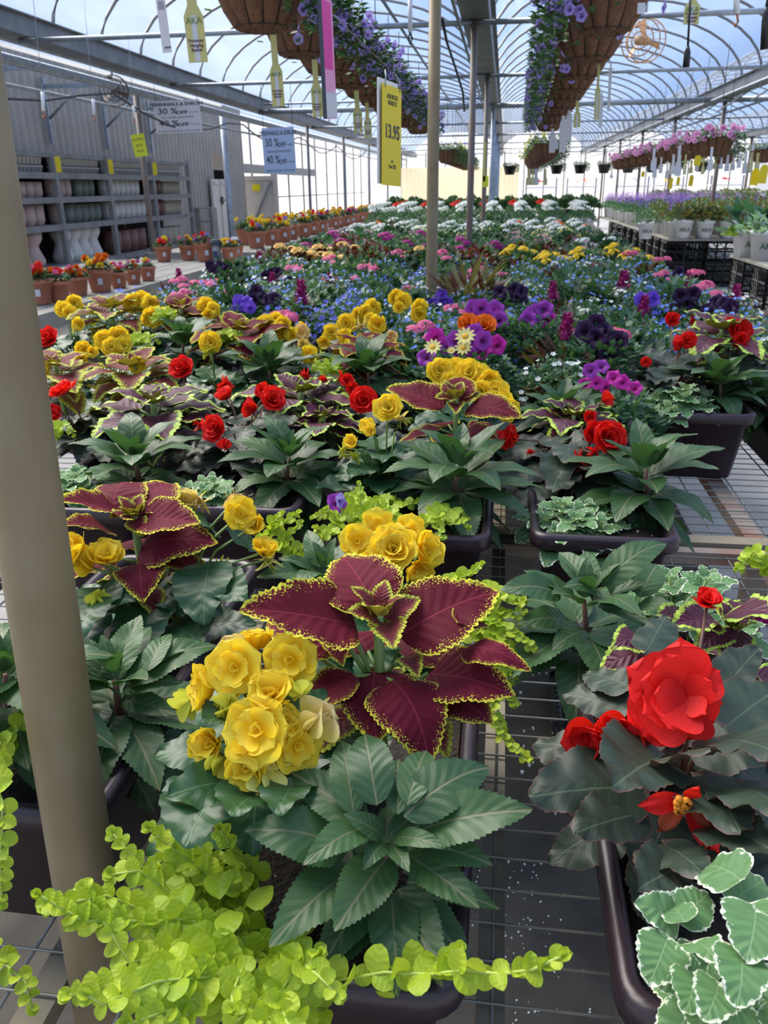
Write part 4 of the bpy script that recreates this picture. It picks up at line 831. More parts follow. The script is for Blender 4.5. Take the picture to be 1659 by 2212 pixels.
jenny(at(775, 1080, Y=1.4), 'pointed lime sprig rising beside a wilted purple bloom', 0, L=.016, strands=[[(770, 1130, 1.38), (780, 1080, 1.39), (775, 1045, 1.4)], [(730, 1140, 1.36), (720, 1110, 1.36), (705, 1100, 1.36)], [(700, 1150, 1.34), (680, 1140, 1.34)], [(800, 1120, 1.37), (815, 1085, 1.38)], [(760, 1150, 1.33), (720, 1150, 1.32), (690, 1165, 1.31)]])
begonia((lambda v: V((v.x, v.y, 1.0)))(at(1230, 960, Y=1.72)), 'bronze-leaved red begonia in the second-row right planter', 1.25, 27, BRZ, [
 (1100, 945, 1.66, 50, 'side', None, (-.6, -.5, .3)), (1315, 945, 1.68, 80, 'rose', None, (.2, -.8, .4)), (1285, 935, 1.7, 60, 'cup'), (1253, 990, 1.64, 32, 'bud'), (1283, 978, 1.64, 28, 'bud'), (1145, 975, 1.64, 16, 'bud'), (1313, 860, 1.9, 30, 'bud', None, (.8, 0, .4)), (1275, 900, 1.75, 30, 'cup')], P_RED, nl=22, spread=.14, fstem=M_RSTEM)
coleus(at(1240, 895, Y=1.9), 'dark plum coleus low behind the second-row red begonia', .9, 28, COL2, [COL2[0]])
impatiens(at(1215, 880, Y=2.0), 'impatiens peeking up behind the second-row red begonia', .95, 29)
# left second row
impatiens(at(625, 985, Y=1.62), 'dark impatiens near the soil corner in the second-row left-middle planter', 1.15, 32)
plectranthus(at(450, 1030, Y=1.52), 'pale variegated plant at the front left corner of the second-row left-middle planter', .95, 33, 7, .06, L=.045)
begonia((lambda v: V((v.x, v.y, 1.0)))(at(530, 910, Y=1.78)), 'bronze begonia with red ragged blooms left of the middle impatiens', 1.25, 34, BRZ, [
 (462, 925, 1.7, 66, 'rose', None, (-.2, -.8, .4)), (483, 850, 1.85, 50, 'cup', None, (-.2, -.3, .9)), (590, 862, 1.82, 66, 'rose', None, (.4, -.6, .5)), (430, 918, 1.72, 26, 'bud'), (540, 880, 1.78, 34, 'bud', None, (-.5, -.4, .3)), (485, 958, 1.66, 26, 'bud', None, (0, -.5, -.6)), (485, 830, 1.9, 30, 'bud'), (570, 845, 1.84, 40, 'cup')], P_RED, nl=20, spread=.13, fstem=M_RSTEM)
coleus(at(650, 845, Y=1.95), 'dark plum coleus with lime rims between two red blooms', 1.15, 35, COL2, [COL2[0]], levels=4)
coleus(at(700, 900, Y=1.85), 'low lime-rimmed coleus right of the ragged red blooms', .8, 36, COL2, [COL2[1]])
begonia((lambda v: V((v.x, v.y, 1.0)))(at(770, 890, Y=1.92)), 'bronze begonia with a bright red bloom beside the yellow globes', 1.1, 37, BRZ, [
 (785, 865, 1.8, 66, 'rose', None, (.1, -.8, .4)), (750, 822, 1.95, 36, 'cup'), (735, 815, 1.97, 28, 'bud'), (762, 840, 1.9, 30, 'cup'), (660, 812, 2.02, 26, 'bud'), (700, 820, 2.0, 20, 'bud')], P_RED, nl=16, fstem=M_RSTEM)
impatiens(at(290, 985, Y=1.60), 'dark impatiens right of the post in the second row', 1.2, 38)
plectranthus(at(150, 1015, Y=1.5), 'grey-green variegated plant beside the post in the second row', 1.0, 39, 7, .06, L=.05)
coleus(at(330, 868, Y=1.85), 'dark plum coleus with bright lime margins in the second row left of the red begonia', 1.35, 40, COL2, [COL2[0]], levels=4)
begonia((lambda v: V((v.x, v.y, 1.0)))(at(190, 880, Y=1.85)), 'bronze begonia with a round red bloom next to the thick post', 1.2, 41, BRZ, [
 (135, 845, 1.8, 74, 'rose', None, (-.3, -.2, .8)), (110, 895, 1.75, 50, 'cup'), (108, 912, 1.74, 40, 'cup'), (95, 885, 1.76, 30, 'bud')], P_RED, nl=18, fstem=M_RSTEM)
jenny(at(125, 945, Y=1.62), 'small lime sprig against the post above the variegated plant', 3, .05, 10, L=.018)
# third row left and further
coleus(at(290, 790, Y=2.15), 'maroon-veined coleus with lime net pattern above the plum coleus', 1.2, 42, COLY, [COLY[0]])
coleus(at(120, 790, Y=2.1), 'lime and maroon veined coleus touching the post', 1.2, 43, COLY, [COLY[1]])
begonia((lambda v: V((v.x, v.y, 1.0)))(at(400, 830, Y=2.1)), 'bronze begonia whose single bright red bloom rises above the coleus', 1.1, 44, BRZ, [(392, 795, 2.1, 66, 'rose', None, (0, -.7, .6))], P_RED, nl=14, fstem=M_RSTEM)
begonia((lambda v: V((v.x, v.y, 1.0)))(at(100, 760, Y=2.3)), 'red begonia bloom at far left in the third row by the post', 1.1, 45, BRZ, [(103, 730, 2.3, 60, 'rose', None, (0, -.7, .6))], P_RED, nl=10, fstem=M_RSTEM)
def yb(px, py, Y, lab, fl, seed, s=1.15, nl=14, mt=P_YEL):
    fl = [(q[0], q[1], q[2], q[3]*1.22)+tuple(q[4:]) for q in fl]
    return begonia((lambda v: V((v.x, v.y, min(v.z, 1.0))))(at(px, py, Y=Y)), lab, s, seed, BEG, fl, mt, nl=nl)
yb(250, 760, 2.35, 'yellow begonia clump centred above the lime-veined coleus', [(225, 735, 2.3, 40, 'rose'), (255, 728, 2.32, 44, 'rose'), (240, 750, 2.28, 40, 'rose'), (265, 745, 2.3, 36, 'double'), (180, 755, 2.25, 34, 'rose'), (175, 775, 2.22, 28, 'cup'), (200, 760, 2.22, 24, 'cup'), (295, 790, 2.15, 34, 'cup'), (90, 800, 2.05, 34, 'cup')], 46)
yb(460, 760, 2.3, 'yellow begonia with one drooping bloom near the impatiens in the third row', [(455, 740, 2.28, 44, 'rose', None, (.2, -.8, .2)), (452, 760, 2.26, 24, 'bud', G_)], 47, nl=8)
impatiens(at(580, 785, Y=2.35), 'blue-green impatiens in the third row behind the red bloom', 1.25, 48)
impatiens(at(395, 730, Y=2.55), 'impatiens below the yellow blooms in the third row at left', 1.15, 49)
impatiens(at(795, 790, Y=2.35), 'impatiens in the third row behind the yellow globe blooms', 1.2, 50)
coleus(at(520, 712, Y=2.55), 'maroon coleus with yellow edge in the third row beside a yellow flower mass', 1.3, 51)
coleus(at(390, 665, Y=3.0), 'maroon coleus between yellow blooms near the terracotta tables', 1.3, 52)
coleus(at(240, 665, Y=2.95), 'olive coleus seen from below between yellow blooms at far left of bench', 1.35, 53, COLY, [COLY[0]])
coleus(at(790, 745, Y=2.5), 'yellow-veined coleus under the yellow begonia right of centre third row', 1.1, 54)
yb(610, 735, 2.65, 'yellow begonia mass behind the third-row coleus', [(575, 700, 2.62, 40, 'rose'), (595, 695, 2.65, 40, 'rose'), (600, 715, 2.6, 42, 'rose'), (612, 700, 2.62, 34, 'rose'), (630, 722, 2.58, 28, 'cup'), (650, 718, 2.6, 34, 'double', P_APR), (650, 710, 2.62, 28, 'cup'), (668, 765, 2.45, 36, 'double'), (655, 745, 2.5, 24, 'cup', P_PALE), (675, 775, 2.44, 24, 'cup'), (690, 770, 2.4, 20, 'bud', G_)], 55)
yb(770, 730, 2.75, 'yellow begonia with many buds right of the lobelia', [(748, 698, 2.75, 38, 'rose'), (715, 718, 2.7, 34, 'rose'), (745, 726, 2.65, 30, 'cup'), (790, 675, 2.85, 34, 'rose'), (805, 665, 2.88, 36, 'rose'), (775, 680, 2.85, 34, 'rose'), (800, 690, 2.82, 30, 'rose'), (780, 705, 2.72, 28, 'bud', P_PALE), (815, 700, 2.7, 36, 'cup'), (845, 728, 2.65, 28, 'cup', P_APR), (700, 740, 2.6, 28, 'cup'), (730, 755, 2.55, 22, 'cup'), (725, 770, 2.5, 24, 'cup'), (760, 740, 2.6, 26, 'double'), (850, 750, 2.6, 20, 'cup')], 56)
yb(880, 670, 2.95, 'yellow begonia beside the first brown post in the flowers', [(855, 643, 3.0, 36, 'rose'), (870, 650, 2.98, 34, 'rose'), (862, 665, 2.95, 26, 'cup'), (905, 665, 2.92, 36, 'rose'), (905, 680, 2.9, 30, 'cup')], 57)
yb(310, 680, 2.9, 'broad yellow begonia mass at the far left of the bench', [(285, 655, 2.95, 36, 'rose'), (305, 650, 2.97, 40, 'rose'), (325, 655, 2.95, 36, 'rose'), (330, 685, 2.85, 40, 'rose'), (345, 680, 2.87, 36, 'rose'), (315, 690, 2.83, 26, 'cup')], 58)
yb(150, 680, 2.9, 'yellow begonia beside the post nearest the terracotta pots', [(138, 668, 2.9, 34, 'rose'), (160, 655, 2.95, 34, 'rose'), (150, 675, 2.88, 30, 'cup'), (170, 700, 2.8, 26, 'cup')], 59)
yb(455, 690, 2.95, 'yellow begonia clump above the coleus near the lobelia', [(445, 662, 2.95, 36, 'rose'), (460, 668, 2.93, 30, 'rose'), (450, 680, 2.9, 26, 'cup')], 60)
for i, (px, py, Y) in enumerate(((300, 745, 2.35), (495, 740, 2.45), (715, 805, 2.3), (360, 690, 2.75))):
    jenny(at(px, py, Y=Y), ['lime sprig beside the yellow clump in the third row', 'lime sprig between red bloom and impatiens in the third row', 'lime sprig below the yellow buds in the third row', 'lime sprig beneath the broad yellow mass'][i], 5, .07, 60+i, L=.022)
# right third row
c3 = lambda px, py, Y, z=1.0: (lambda v: V((v.x, v.y, z)))(at(px, py, Y=Y))
impatiens(at(1555, 815, Y=2.42), 'impatiens hanging over the rim of the dark-faced planter at right', 1.15, 70)
plectranthus(at(1470, 830, Y=2.35), 'frosty variegated plant at the front of the dark-faced planter', 1.1, 71, 9, .09, L=.052)
begonia(c3(1450, 790, 2.5, 1.03), 'red begonia above the frosty variegated plant at right', 1.2, 72, BRZ, [
 (1453, 690, 2.7, 34, 'cup'), (1485, 735, 2.5, 44, 'rose', None, (0, -.9, .3)), (1465, 740, 2.5, 26, 'bud', None, (-1, 0, 0)), (1395, 782, 2.4, 26, 'rose'), (1495, 690, 2.7, 18, 'bud')], P_RED, nl=20, spread=.14, fstem=M_RSTEM)
begonia(c3(1600, 740, 2.6, 1.03), 'red begonia bloom at the far right edge of the third row', 1.1, 73, BRZ, [(1600, 715, 2.6, 54, 'rose', None, (0, -.8, .4)), (1575, 700, 2.65, 30, 'cup'), (1598, 735, 2.55, 40, 'cup')], P_RED, nl=12, fstem=M_RSTEM)
coleus(at(1560, 710, Y=2.65), 'plum coleus with lime rim between the red blooms at right', 1.35, 74, COL2, [COL2[0]], levels=4)
impatiens(at(1640, 850, Y=2.5), 'impatiens spilling past the far right edge', 1.0, 75)
# ================= mixed small-flowered bedding behind
def mound_mesh(name, mats, R, H, n, ll, lw, seed, lift=0, fine=True):
    """a dome of small leaves"""
    rn = random.Random(seed); m = MB()
    for k in range(n):
        a = rn.random()*6.283; q = sqrt(rn.random()); h = H*(1-q*q*.75)*rn.uniform(.55, 1.0); p = V((R*q*cos(a), R*q*sin(a), h+lift))
        d = V((cos(a)*q+rn.uniform(-.7, .7), sin(a)*q+rn.uniform(-.7, .7), rn.uniform(.0, .9))).normalized(); s_ = d.cross(V((rn.uniform(-.4, .4), rn.uniform(-.4, .4), 1))).normalized()
        l = ll*rn.uniform(.7, 1.3); w_ = lw*rn.uniform(.7, 1.3)
        m.add([p, p+d*l*.5+s_*w_, p+d*l, p+d*l*.5-s_*w_], [(0, 1, 2, 3)], m=rn.randrange(len(mats)))
    return m.mesh(name, mats, False)
def leafm(name, c, t=.2, r=.5): return mat(name, c, r, trans=t, tcol=(c[0]*2, c[1]*2, c[2]))
L1, L2, L3, L4, L5 = leafm('green_leaf', (.075, .17, .06)), leafm('mid_green_leaf', (.05, .12, .05)), leafm('lime_leaf', (.28, .42, .05)), leafm('dark_green_leaf', (.02, .06, .025)), leafm('blue_green_leaf', (.06, .15, .10))
L6, L7 = leafm('bronze_leaf', (.10, .035, .03)), leafm('dusty_leaf', (.35, .45, .42))
def small_flowers(name, mt, R, H, n, fr, seed, petals_=5, lift=0, cluster=None, mt2=None):
    rn = random.Random(seed); m = MB()
    def fl(p, nn, r_):
        nn = nn.normalized(); a = nn.orthogonal().normalized(); b = nn.cross(a); t0 = rn.random()*6
        for k in range(petals_):
            t = t0+2*pi*k/petals_; d = a*cos(t)+b*sin(t); s_ = nn.cross(d)
            m.add([p, p+d*r_*.6+s_*r_*.38+nn*r_*.15, p+d*r_+nn*r_*.2, p+d*r_*.6-s_*r_*.38+nn*r_*.15], [(0, 1, 2, 3)], [(0, .5), (.6, 1), (1, .5), (.6, 0)])
    if cluster:
        for j in range(n):
            a = rn.random()*6.28; q = sqrt(rn.random())*.9; c_ = V((R*q*cos(a), R*q*sin(a), H*(1-.6*q*q)+lift+.01))
            for k in range(cluster):
                u = V((rn.gauss(0, 1), rn.gauss(0, 1), abs(rn.gauss(0, 1)))).normalized(); fl(c_+V((u.x*.03, u.y*.03, u.z*.018)), u+V((0, -.2, .6)), fr)
    else:
        for k in range(n):
            a = rn.random()*6.28; q = sqrt(rn.random()); p = V((R*q*cos(a), R*q*sin(a), H*(1-q*q*.75)*rn.uniform(.85, 1.12)+lift)); fl(p, V((cos(a)*q*.7+rn.gauss(0, .3), sin(a)*q*.7-.4, .9)), fr)
    return m.mesh(name, mt, False)
def trumpet(name, mt, n=5, r_=1.0, depth=.55, eye=None):
    m = MB(); P = [(0, 0, -depth)]; UV = [(0, .5)]; N_ = 30
    for i in range(1, 7):
        t = i/6
        for k in range(N_):
            a = 2*pi*k/N_; lob = 1-.16*(abs(cos(n*a/2))**.5 if t > .8 else 0); q = r_*(.12+.88*t**1.9)*lob; z = -depth*(1-t)**1.6+.07*sin(n*a)*t*t-(.10 if i == 6 else 0)
            P.append((q*cos(a), q*sin(a), z)); UV.append((t, .5))
    f = [(0, 1+k, 1+(k+1) % N_) for k in range(N_)]+[(1+(i*N_)+k, 1+i*N_+(k+1) % N_, 1+(i+1)*N_+(k+1) % N_, 1+(i+1)*N_+k) for i in range(5) for k in range(N_)]
    m.add(P, f, UV); return m.mesh(name, mt)
TR = {k: trumpet('petunia_flower', v) for k, v in dict(pur=P_PUR, mag=P_MAG, drk=P_DRK, lav=P_LAV, lpk=P_LPK, lyl=P_LYL, wht=P_WHT, pnk=P_PNK, blu=petal_mat('violet_petal', (.08, .03, .35), (.18, .08, .62))).items()}
def trs(root, key, c, r, n, nm='flower'): 
    n = V(n).normalized(); return obj(nm, TR[key], root, frame(c, n.orthogonal(), n, r) @ Matrix.Rotation(random.random()*6, 4, 'Z'))
FOL = dict(lob=[mound_mesh('foliage', [L1, L5, L2], .17, .17, 900, .022, .006, k) for k in range(3)], leafy=[mound_mesh('foliage', [L1, L2, L5], .17, .17, 420, .045, .014, 10+k) for k in range(3)],
           dark=[mound_mesh('foliage', [L2, L4, L4], .18, .20, 420, .05, .017, 20+k) for k in range(2)], lime=[mound_mesh('foliage', [L3, L1], .17, .14, 500, .03, .011, 30+k) for k in range(2)],
           bronze=[mound_mesh('foliage', [L6, L6, L1], .16, .18, 320, .055, .020, 40+k) for k in range(2)], dusty=[mound_mesh('foliage', [L7, L5], .15, .15, 350, .04, .012, 45)])
M_BL2 = petal_mat('violet_blue_petal', (.10, .12, .60), (.14, .18, .75))
SF = dict(blue=[small_flowers('small_flowers', P_BLU, .17, .18, 48, .0088, k, 5) for k in range(3)], white=[small_flowers('small_flowers', P_WHT, .17, .18, 42, .010, 5+k, 5) for k in range(2)],
          pink=[small_flowers('small_flowers', P_PNK, .13, .18, 4, .011, 8+k, 5, cluster=26) for k in range(2)], cream=[small_flowers('small_flowers', P_CRM, .14, .17, 5, .009, 11, 5, cluster=26)],
          yellow=[small_flowers('small_flowers', P_YEL, .15, .18, 7, .020, 13+k, 5, cluster=14) for k in range(2)], redc=[small_flowers('small_flowers', P_RED, .14, .19, 5, .018, 16, 5, cluster=16)],
          whitec=[small_flowers('small_flowers', P_WHT, .15, .18, 9, .018, 18+k, 5, cluster=14) for k in range(2)], mag=[small_flowers('small_flowers', P_MAG, .14, .20, 4, .016, 20, 5, cluster=18)],
          orange=[small_flowers('small_flowers', P_ORG, .14, .18, 5, .016, 22, 5, cluster=20)], apr=[small_flowers('small_flowers', P_APR, .14, .19, 6, .022, 24, 5, cluster=14)], lemon=[small_flowers('small_flowers', P_LYL, .16, .17, 26, .012, 26, 6)],
          lpk=[small_flowers('small_flowers', P_LPK, .15, .19, 40, .014, 28, 5)], viol=[small_flowers('small_flowers', M_BL2, .16, .18, 40, .014, 30, 5)])
KINDS_ = {'lob': ('lobelia', 'airy mound of small blue lobelia flowers in the mixed bed', 'lob', ['blue'], 'blue lobelia mounds in the mixed bed'),
 'loblw': ('lobelia', 'blue lobelia mound flecked with tiny white blossoms in the mixed bed', 'lob', ['blue', 'white'], 'blue and white mounds in the mixed bed'),
 'white': ('bacopa', 'mound of tiny white flowers in the mixed bed', 'lob', ['white'], 'tiny white flower mounds in the mixed bed'),
 'pink': ('verbena', 'pink verbena clusters among blue lobelia in the mixed bed', 'leafy', ['pink', 'blue'], 'pink verbena in the mixed bed'),
 'green': ('bedding_plant', 'leafy green bedding plant without open blooms in the mixed bed', 'leafy', [], 'plain green bedding plants in the mixed bed'),
 'dark': ('bedding_plant', 'dark green leafy plant with no blooms in the mixed bed', 'dark', [], 'dark leafy bedding plants in the mixed bed'),
 'lime': ('bedding_plant', 'lime green trailing plant in the mixed bed', 'lime', [], 'lime green plants in the mixed bed'),
 'bronze': ('bedding_plant', 'bronze-red foliage plant in the mixed bed', 'bronze', [], 'bronze foliage plants in the mixed bed'),
 'yellow': ('begonia', 'distant clump of bright yellow begonia blooms down the bed', 'leafy', ['yellow'], 'distant yellow clumps down the bed'),
 'red': ('begonia', 'distant dark red flower clump down the bed', 'bronze', ['redc'], 'distant red clumps down the bed'),
 'apr': ('begonia', 'distant apricot yellow begonia clump', 'bronze', ['apr'], 'distant apricot clumps down the bed'),
 'whitec': ('petunia', 'distant mass of white petunias', 'leafy', ['whitec'], 'distant white petunias near the end of the bed'),
 'mag': ('geranium', 'distant plant with bright magenta flower heads down the bed', 'leafy', ['mag'], 'distant magenta flowers down the bed'),
 'orange': ('marigold', 'distant orange flower heads', 'leafy', ['orange'], 'distant orange flowers at the end of the bed'),
 'lpk': ('bedding_plant', 'distant loose plant with pale pink blossoms down the bed', 'leafy', ['lpk'], 'distant pale pink plants down the bed'),
 'cream': ('alyssum', 'mound of cream yellow flower clusters in the mixed bed', 'leafy', ['cream'], 'cream flower mounds in the mixed bed'),
 'lemon': ('bidens', 'fine-leaved mound dotted with lemon yellow flowers in the mixed bed', 'lob', ['lemon'], 'lemon dotted mounds in the mixed bed'),
 'viol': ('lobelia', 'violet-blue flowered mound in the mixed bed', 'lob', ['viol', 'blue'], 'violet-blue mounds in the mixed bed')}
def where(x, y):
    b = 'just behind the begonias' if y < 3.8 else 'before the first post' if y < 4.9 else 'beyond the first post' if y < 6.2 else 'before the rusty post' if y < 7.0 else 'beside the rusty post' if y < 7.9 else 'past the rusty post' if y < 8.8 else 'far past the rusty post' if y < 10 else 'at the bed end'
    return ['far left', 'left', 'middle', 'right', 'far right'][max(0, min(4, int((x+1.9)/.6)))]+', '+b
def mound(kind, x, y, z, s=1.0, label=None):
    nm, lab, fk, sf, grp = KINDS_[kind]; lab = lab.replace(' in the mixed bed', '').replace(' down the bed', '')+', '+where(x, y); grp = grp.replace(' in the mixed bed', '')+', '+where(x, y); o = thing(nm, label or lab, 'plant', (x, y, z), None if label else grp); M = T(x, y, z) @ Matrix.Rotation(random.random()*.0, 4, 'Z') @ Matrix.Scale(s, 4)
    obj('foliage', pick(FOL[fk]), o, M, 'stuff')
    for k in sf: obj('flowers', pick(SF[k]), o, M, 'stuff')
    return o
ROUNDPOT = MB(); ROUNDPOT.lathe([(0, 0), (.10, 0), (.13, .17), (.138, .17), (.138, .19), (.128, .19), (.122, .16), (0, .16)], 24); ROUNDPOT = ROUNDPOT.mesh('pot', M_BLKP)
BEDZ = .84
def zone(x, y):
    r = random.random()
    if y < 5.2: return 'lob' if r < .42 else 'loblw' if r < .52 else 'green' if r < .66 else 'pink' if r < .74 else 'white' if r < .84 else 'viol' if r < .92 else 'dark'
    if y < 6.1: return 'lob' if r < .30 else 'dark' if r < .45 else 'bronze' if r < .55 else 'green' if r < .7 else 'pink' if r < .82 else 'loblw'
    if y < 7.0: return ('apr' if r < .5 else 'bronze') if x < -.55 else ('red' if r < .5 else 'bronze') if x < -.0 else ('yellow' if r < .62 else 'bronze' if r < .8 else 'lime')
    if y < 8.0: return 'bronze' if r < .2 else 'green' if r < .45 else 'lpk' if r < .6 else 'whitec' if r < .78 and x > 0 else 'mag' if r < .85 else 'dark'
    if y < 10: return 'green' if r < .35 else 'lpk' if r < .5 else 'mag' if r < .62 and x < 0 else 'lemon' if r < .72 else 'bronze' if r < .8 else 'dark'
    if y < 11.6: return 'whitec' if r < .75 else 'orange' if r < .82 else 'green'
    return 'whitec' if r < .25 else 'red' if r < .4 else 'orange' if r < .55 else 'green' if r < .8 else 'dark'
random.seed(5)
y = 2.75
while y < 12.2:
    x = -1.78 if y > 3.5 else -.55
    xe = 1.02 if y > 3.0 else .38
    while x < xe:
        xx, yy = x+random.uniform(-.04, .04), y+random.uniform(-.05, .05)
        if not (y < 3.7 and x < -.35) or (y > 3.45): mound(zone(xx, yy), xx, yy, BEDZ+random.uniform(-.02, .03), random.uniform(.95, 1.15))
        x += .27
    y += .27
# cell packs / pots under the bed: dark round pots seen in gaps
for i, (px, py, Y) in enumerate(((1090, 830, 2.25), (1205, 835, 2.05), (1000, 770, 2.55), (1145, 735, 2.7), (1290, 760, 2.6), (1080, 700, 2.9))):
    c = at(px, py, Y=Y); solo('round_pot', ROUNDPOT, 'dark ribbed round pot half hidden among the small flowers', 'pot', T(c.x, c.y, BZ+.005), 'dark round pots among the small flowers')
# near members of the mixed bed (own labels)
def at_z(px, py, z): return at(px, py, Z=z)
for k, px, py, z, s, lab in (('white', 1199, 800, .88, .9, 'white bacopa with glossy green leaves before the violet blooms'), ('cream', 1200, 715, .86, .9, 'cream flower cluster plant near the dark petunia'), ('lob', 1140, 740, .82, 1.0, 'blue lobelia between the purple petunias and the magenta plume'),
      ('lemon', 925, 720, .82, 1.0, 'fine-leaved lemon-dotted mound left of the orange marigold'), ('lime', 900, 790, .80, 1.0, 'leafy green clump left of the purple petunias'), ('green', 1300, 800, .80, 1.0, 'green foliage clump around the magenta calibrachoa'), ('bronze', 1230, 780, .84, .8, 'small-leaved maroon and lime coleus beside the white bacopa'),
      ('green', 1010, 800, .82, .8, 'green foliage under the pale daisies'), ('dark', 1340, 730, .82, 1.0, 'dusky foliage under the near-black petunia'), ('lob', 1400, 700, .82, .9, 'blue flecked mound left of the red begonia at right'), ('white', 1640, 730, .84, 1.0, 'white flowered mound at the right edge')):
    c = at_z(px, py, 1.0); mound(k, c.x, c.y, z, s, lab)
c = at(728, 1085, Y=1.38); o = thing('wilted_flower', 'wilted purple petunia bloom lying on the lime sprigs beside a planter', 'flower', c); trs(o, 'pur', c, .022, (.4, -.6, .6), 'petals'); trs(o, 'lav', c+V((.008, 0, .004)), .016, (.8, -.4, .2), 'petals')
c = at(1632, 1345, Y=.84); o = thing('fallen_petals', 'crumpled magenta petals dropped on the lime-rimmed plum coleus leaf', 'petal', c)
for k in range(4): obj('petal', petals(P_MAG)[k], o, frame(c+V((random.uniform(-.006, .006), random.uniform(-.006, .006), .004)), V((random.uniform(-1, 1), random.uniform(-1, 1), .2)), V((.2, -.5, 1)), .018, .012))
def petunia(px, py, Y, key, lab, pts, fol='leafy', s=.8, rr=.030, grp=None):
    c = at(px, py, Y=Y); o = thing('petunia', lab, 'plant', (c.x, c.y, BZ+.1), grp); obj('foliage', pick(FOL[fol]), o, T(c.x, c.y, c.z-.16*s) @ Matrix.Scale(s, 4), 'stuff')
    for (x, y_, k) in pts: p = at(x, y_, Y=Y-.04+random.uniform(-.03, .03)); trs(o, k or key, p, rr, (V((0, 0, CAMH))-p).normalized()+V((random.uniform(-.5, .5), random.uniform(-.1, .2), random.uniform(0, .6))))
    return o
petunia(1010, 745, 2.35, 'pur', 'purple and magenta petunias below the orange marigold', [(985, 735, 'pur'), (1010, 730, 'pur'), (1030, 738, 'pur'), (1045, 735, 'pur'), (1040, 755, 'mag'), (1072, 745, 'mag'), (940, 728, 'mag'), (920, 770, 'pur'), (1025, 720, 'pur'), (970, 745, 'pur'), (1000, 760, 'pur')], rr=.032)
petunia(1060, 685, 2.75, 'pur', 'purple petunias above the orange marigold', [(1062, 683, 'mag'), (1040, 665, 'pur'), (1072, 665, 'pur'), (1075, 700, 'pur'), (1025, 665, 'pur'), (1080, 690, 'pur')], rr=.034)
petunia(1160, 680, 2.75, 'pur', 'pair of purple petunias right of the marigold', [(1150, 680, 'pur'), (1165, 672, 'pur'), (1182, 688, 'mag'), (1140, 690, 'pur'), (1175, 668, 'pur')], rr=.034)
petunia(1300, 720, 2.55, 'drk', 'near-black petunia clump beside the magenta plume', [(1275, 705, 'drk'), (1290, 700, 'drk'), (1300, 715, 'drk'), (1265, 715, 'drk'), (1310, 740, 'drk'), (1325, 750, 'drk'), (1300, 750, 'drk'), (1285, 730, 'drk'), (1335, 735, 'drk'), (1315, 762, 'drk')], rr=.036)
petunia(1330, 840, 2.1, 'mag', 'magenta calibrachoa blooms behind the second-row red begonia', [(1371, 838, 'mag'), (1310, 835, 'mag'), (1290, 825, 'mag'), (1265, 830, 'mag'), (1275, 800, 'pur'), (1300, 790, 'pur'), (1325, 815, 'mag'), (1345, 825, 'mag')], rr=.022)
for (px, py, Y, lab) in ((575, 650, 3.6, 'near-black petunia in the bed left of the magenta plume'), (1475, 655, 3.6, 'near-black petunia near the right edge of the bed'), (1555, 670, 3.4, 'near-black petunia beside a plume at the right edge'), (1100, 640, 3.8, 'near-black petunia right of the first bed post'), (1455, 605, 4.9, 'near-black petunia by the crates end of the bed'), (480, 590, 5.2, 'near-black petunia near the terracotta table corner'), (600, 605, 4.8, 'small near-black petunia below pink verbena')):
    petunia(px, py, Y, 'drk', lab, [(px+random.uniform(-28, 28), py+random.uniform(-22, 16), 'drk') for k in range(8)], s=.7, rr=.036)
for (px, py, Y, lab) in ((1395, 655, 3.6, 'violet petunia beside the magenta plume at right'), (525, 660, 3.5, 'violet-blue petunia left of the black one'), (950, 650, 3.9, 'violet petunia at the foot of the first bed post')):
    petunia(px, py, Y, 'blu', lab, [(px+random.uniform(-18, 18), py+random.uniform(-14, 12), 'blu') for k in range(6)], s=.6, rr=.032)
# plumes
M_PLUME = mat('magenta_plume', (.40, .01, .16), .6, col2=(.25, .006, .12), nscale=60, bump=.5, trans=.15, tcol=(.5, .02, .2))
PLUME = MB(); rn = random.Random(3)
for k in range(150):
    t = rn.random(); a = rn.random()*6.28; q = .022*(1-t)**.8+.003; p = V((q*cos(a), q*sin(a), t*.085)); d = V((cos(a), sin(a), 1.2)).normalized(); s_ = V((-sin(a), cos(a), 0))
    PLUME.add([p, p+d*.010+s_*.005, p+d*.018, p+d*.010-s_*.005], [(0, 1, 2, 3)])
PLUME.lathe([(.018, 0), (.020, .02), (.008, .07), (0, .085)], 8); PLUME = PLUME.mesh('plume', M_PLUME, False)
PLF = mound_mesh('foliage', [L6, leafm('olive_bronze_leaf', (.12, .10, .03)), L6], .10, .06, 70, .085, .012, 77)
for i, (px, py, Y, lab) in enumerate(((387, 600, 4.6, 'plume by the terracotta table corner'), (589, 608, 4.7, 'plume behind the black petunia'), (652, 645, 3.7, 'tallest plume left of centre in the lobelia'), (1194, 632, 3.9, 'plume in the lobelia right of the first post'), (1346, 622, 4.2, 'bright plume mid right of the lobelia'), (1486, 610, 4.6, 'plume in front of the black crates'),
      (1589, 640, 3.8, 'plume at right before the lattice crate'), (1224, 712, 2.6, 'plume above the cream cluster flowers'), (1391, 665, 3.5, 'plume beside the violet petunia'), (1040, 585, 5.4, 'small plume right of the first post'), (562, 560, 6.0, 'thin plume near the second terracotta table'), (712, 610, 4.7, 'plume below a pink verbena left of the post'))):
    c = at(px, py, Y=Y); o = thing('celosia', 'magenta celosia '+lab, 'plant', (c.x, c.y, BZ+.1)); obj('plume', PLUME, o, T(c.x, c.y, c.z-.03) @ Matrix.Scale(.9 if i not in (4, 2) else 1.25, 4)); stem(o, [(c.x, c.y, c.z-.15), (c.x, c.y, c.z-.02)], .005, M_RSTEM); obj('foliage', PLF, o, T(c.x, c.y, c.z-.13), 'stuff')
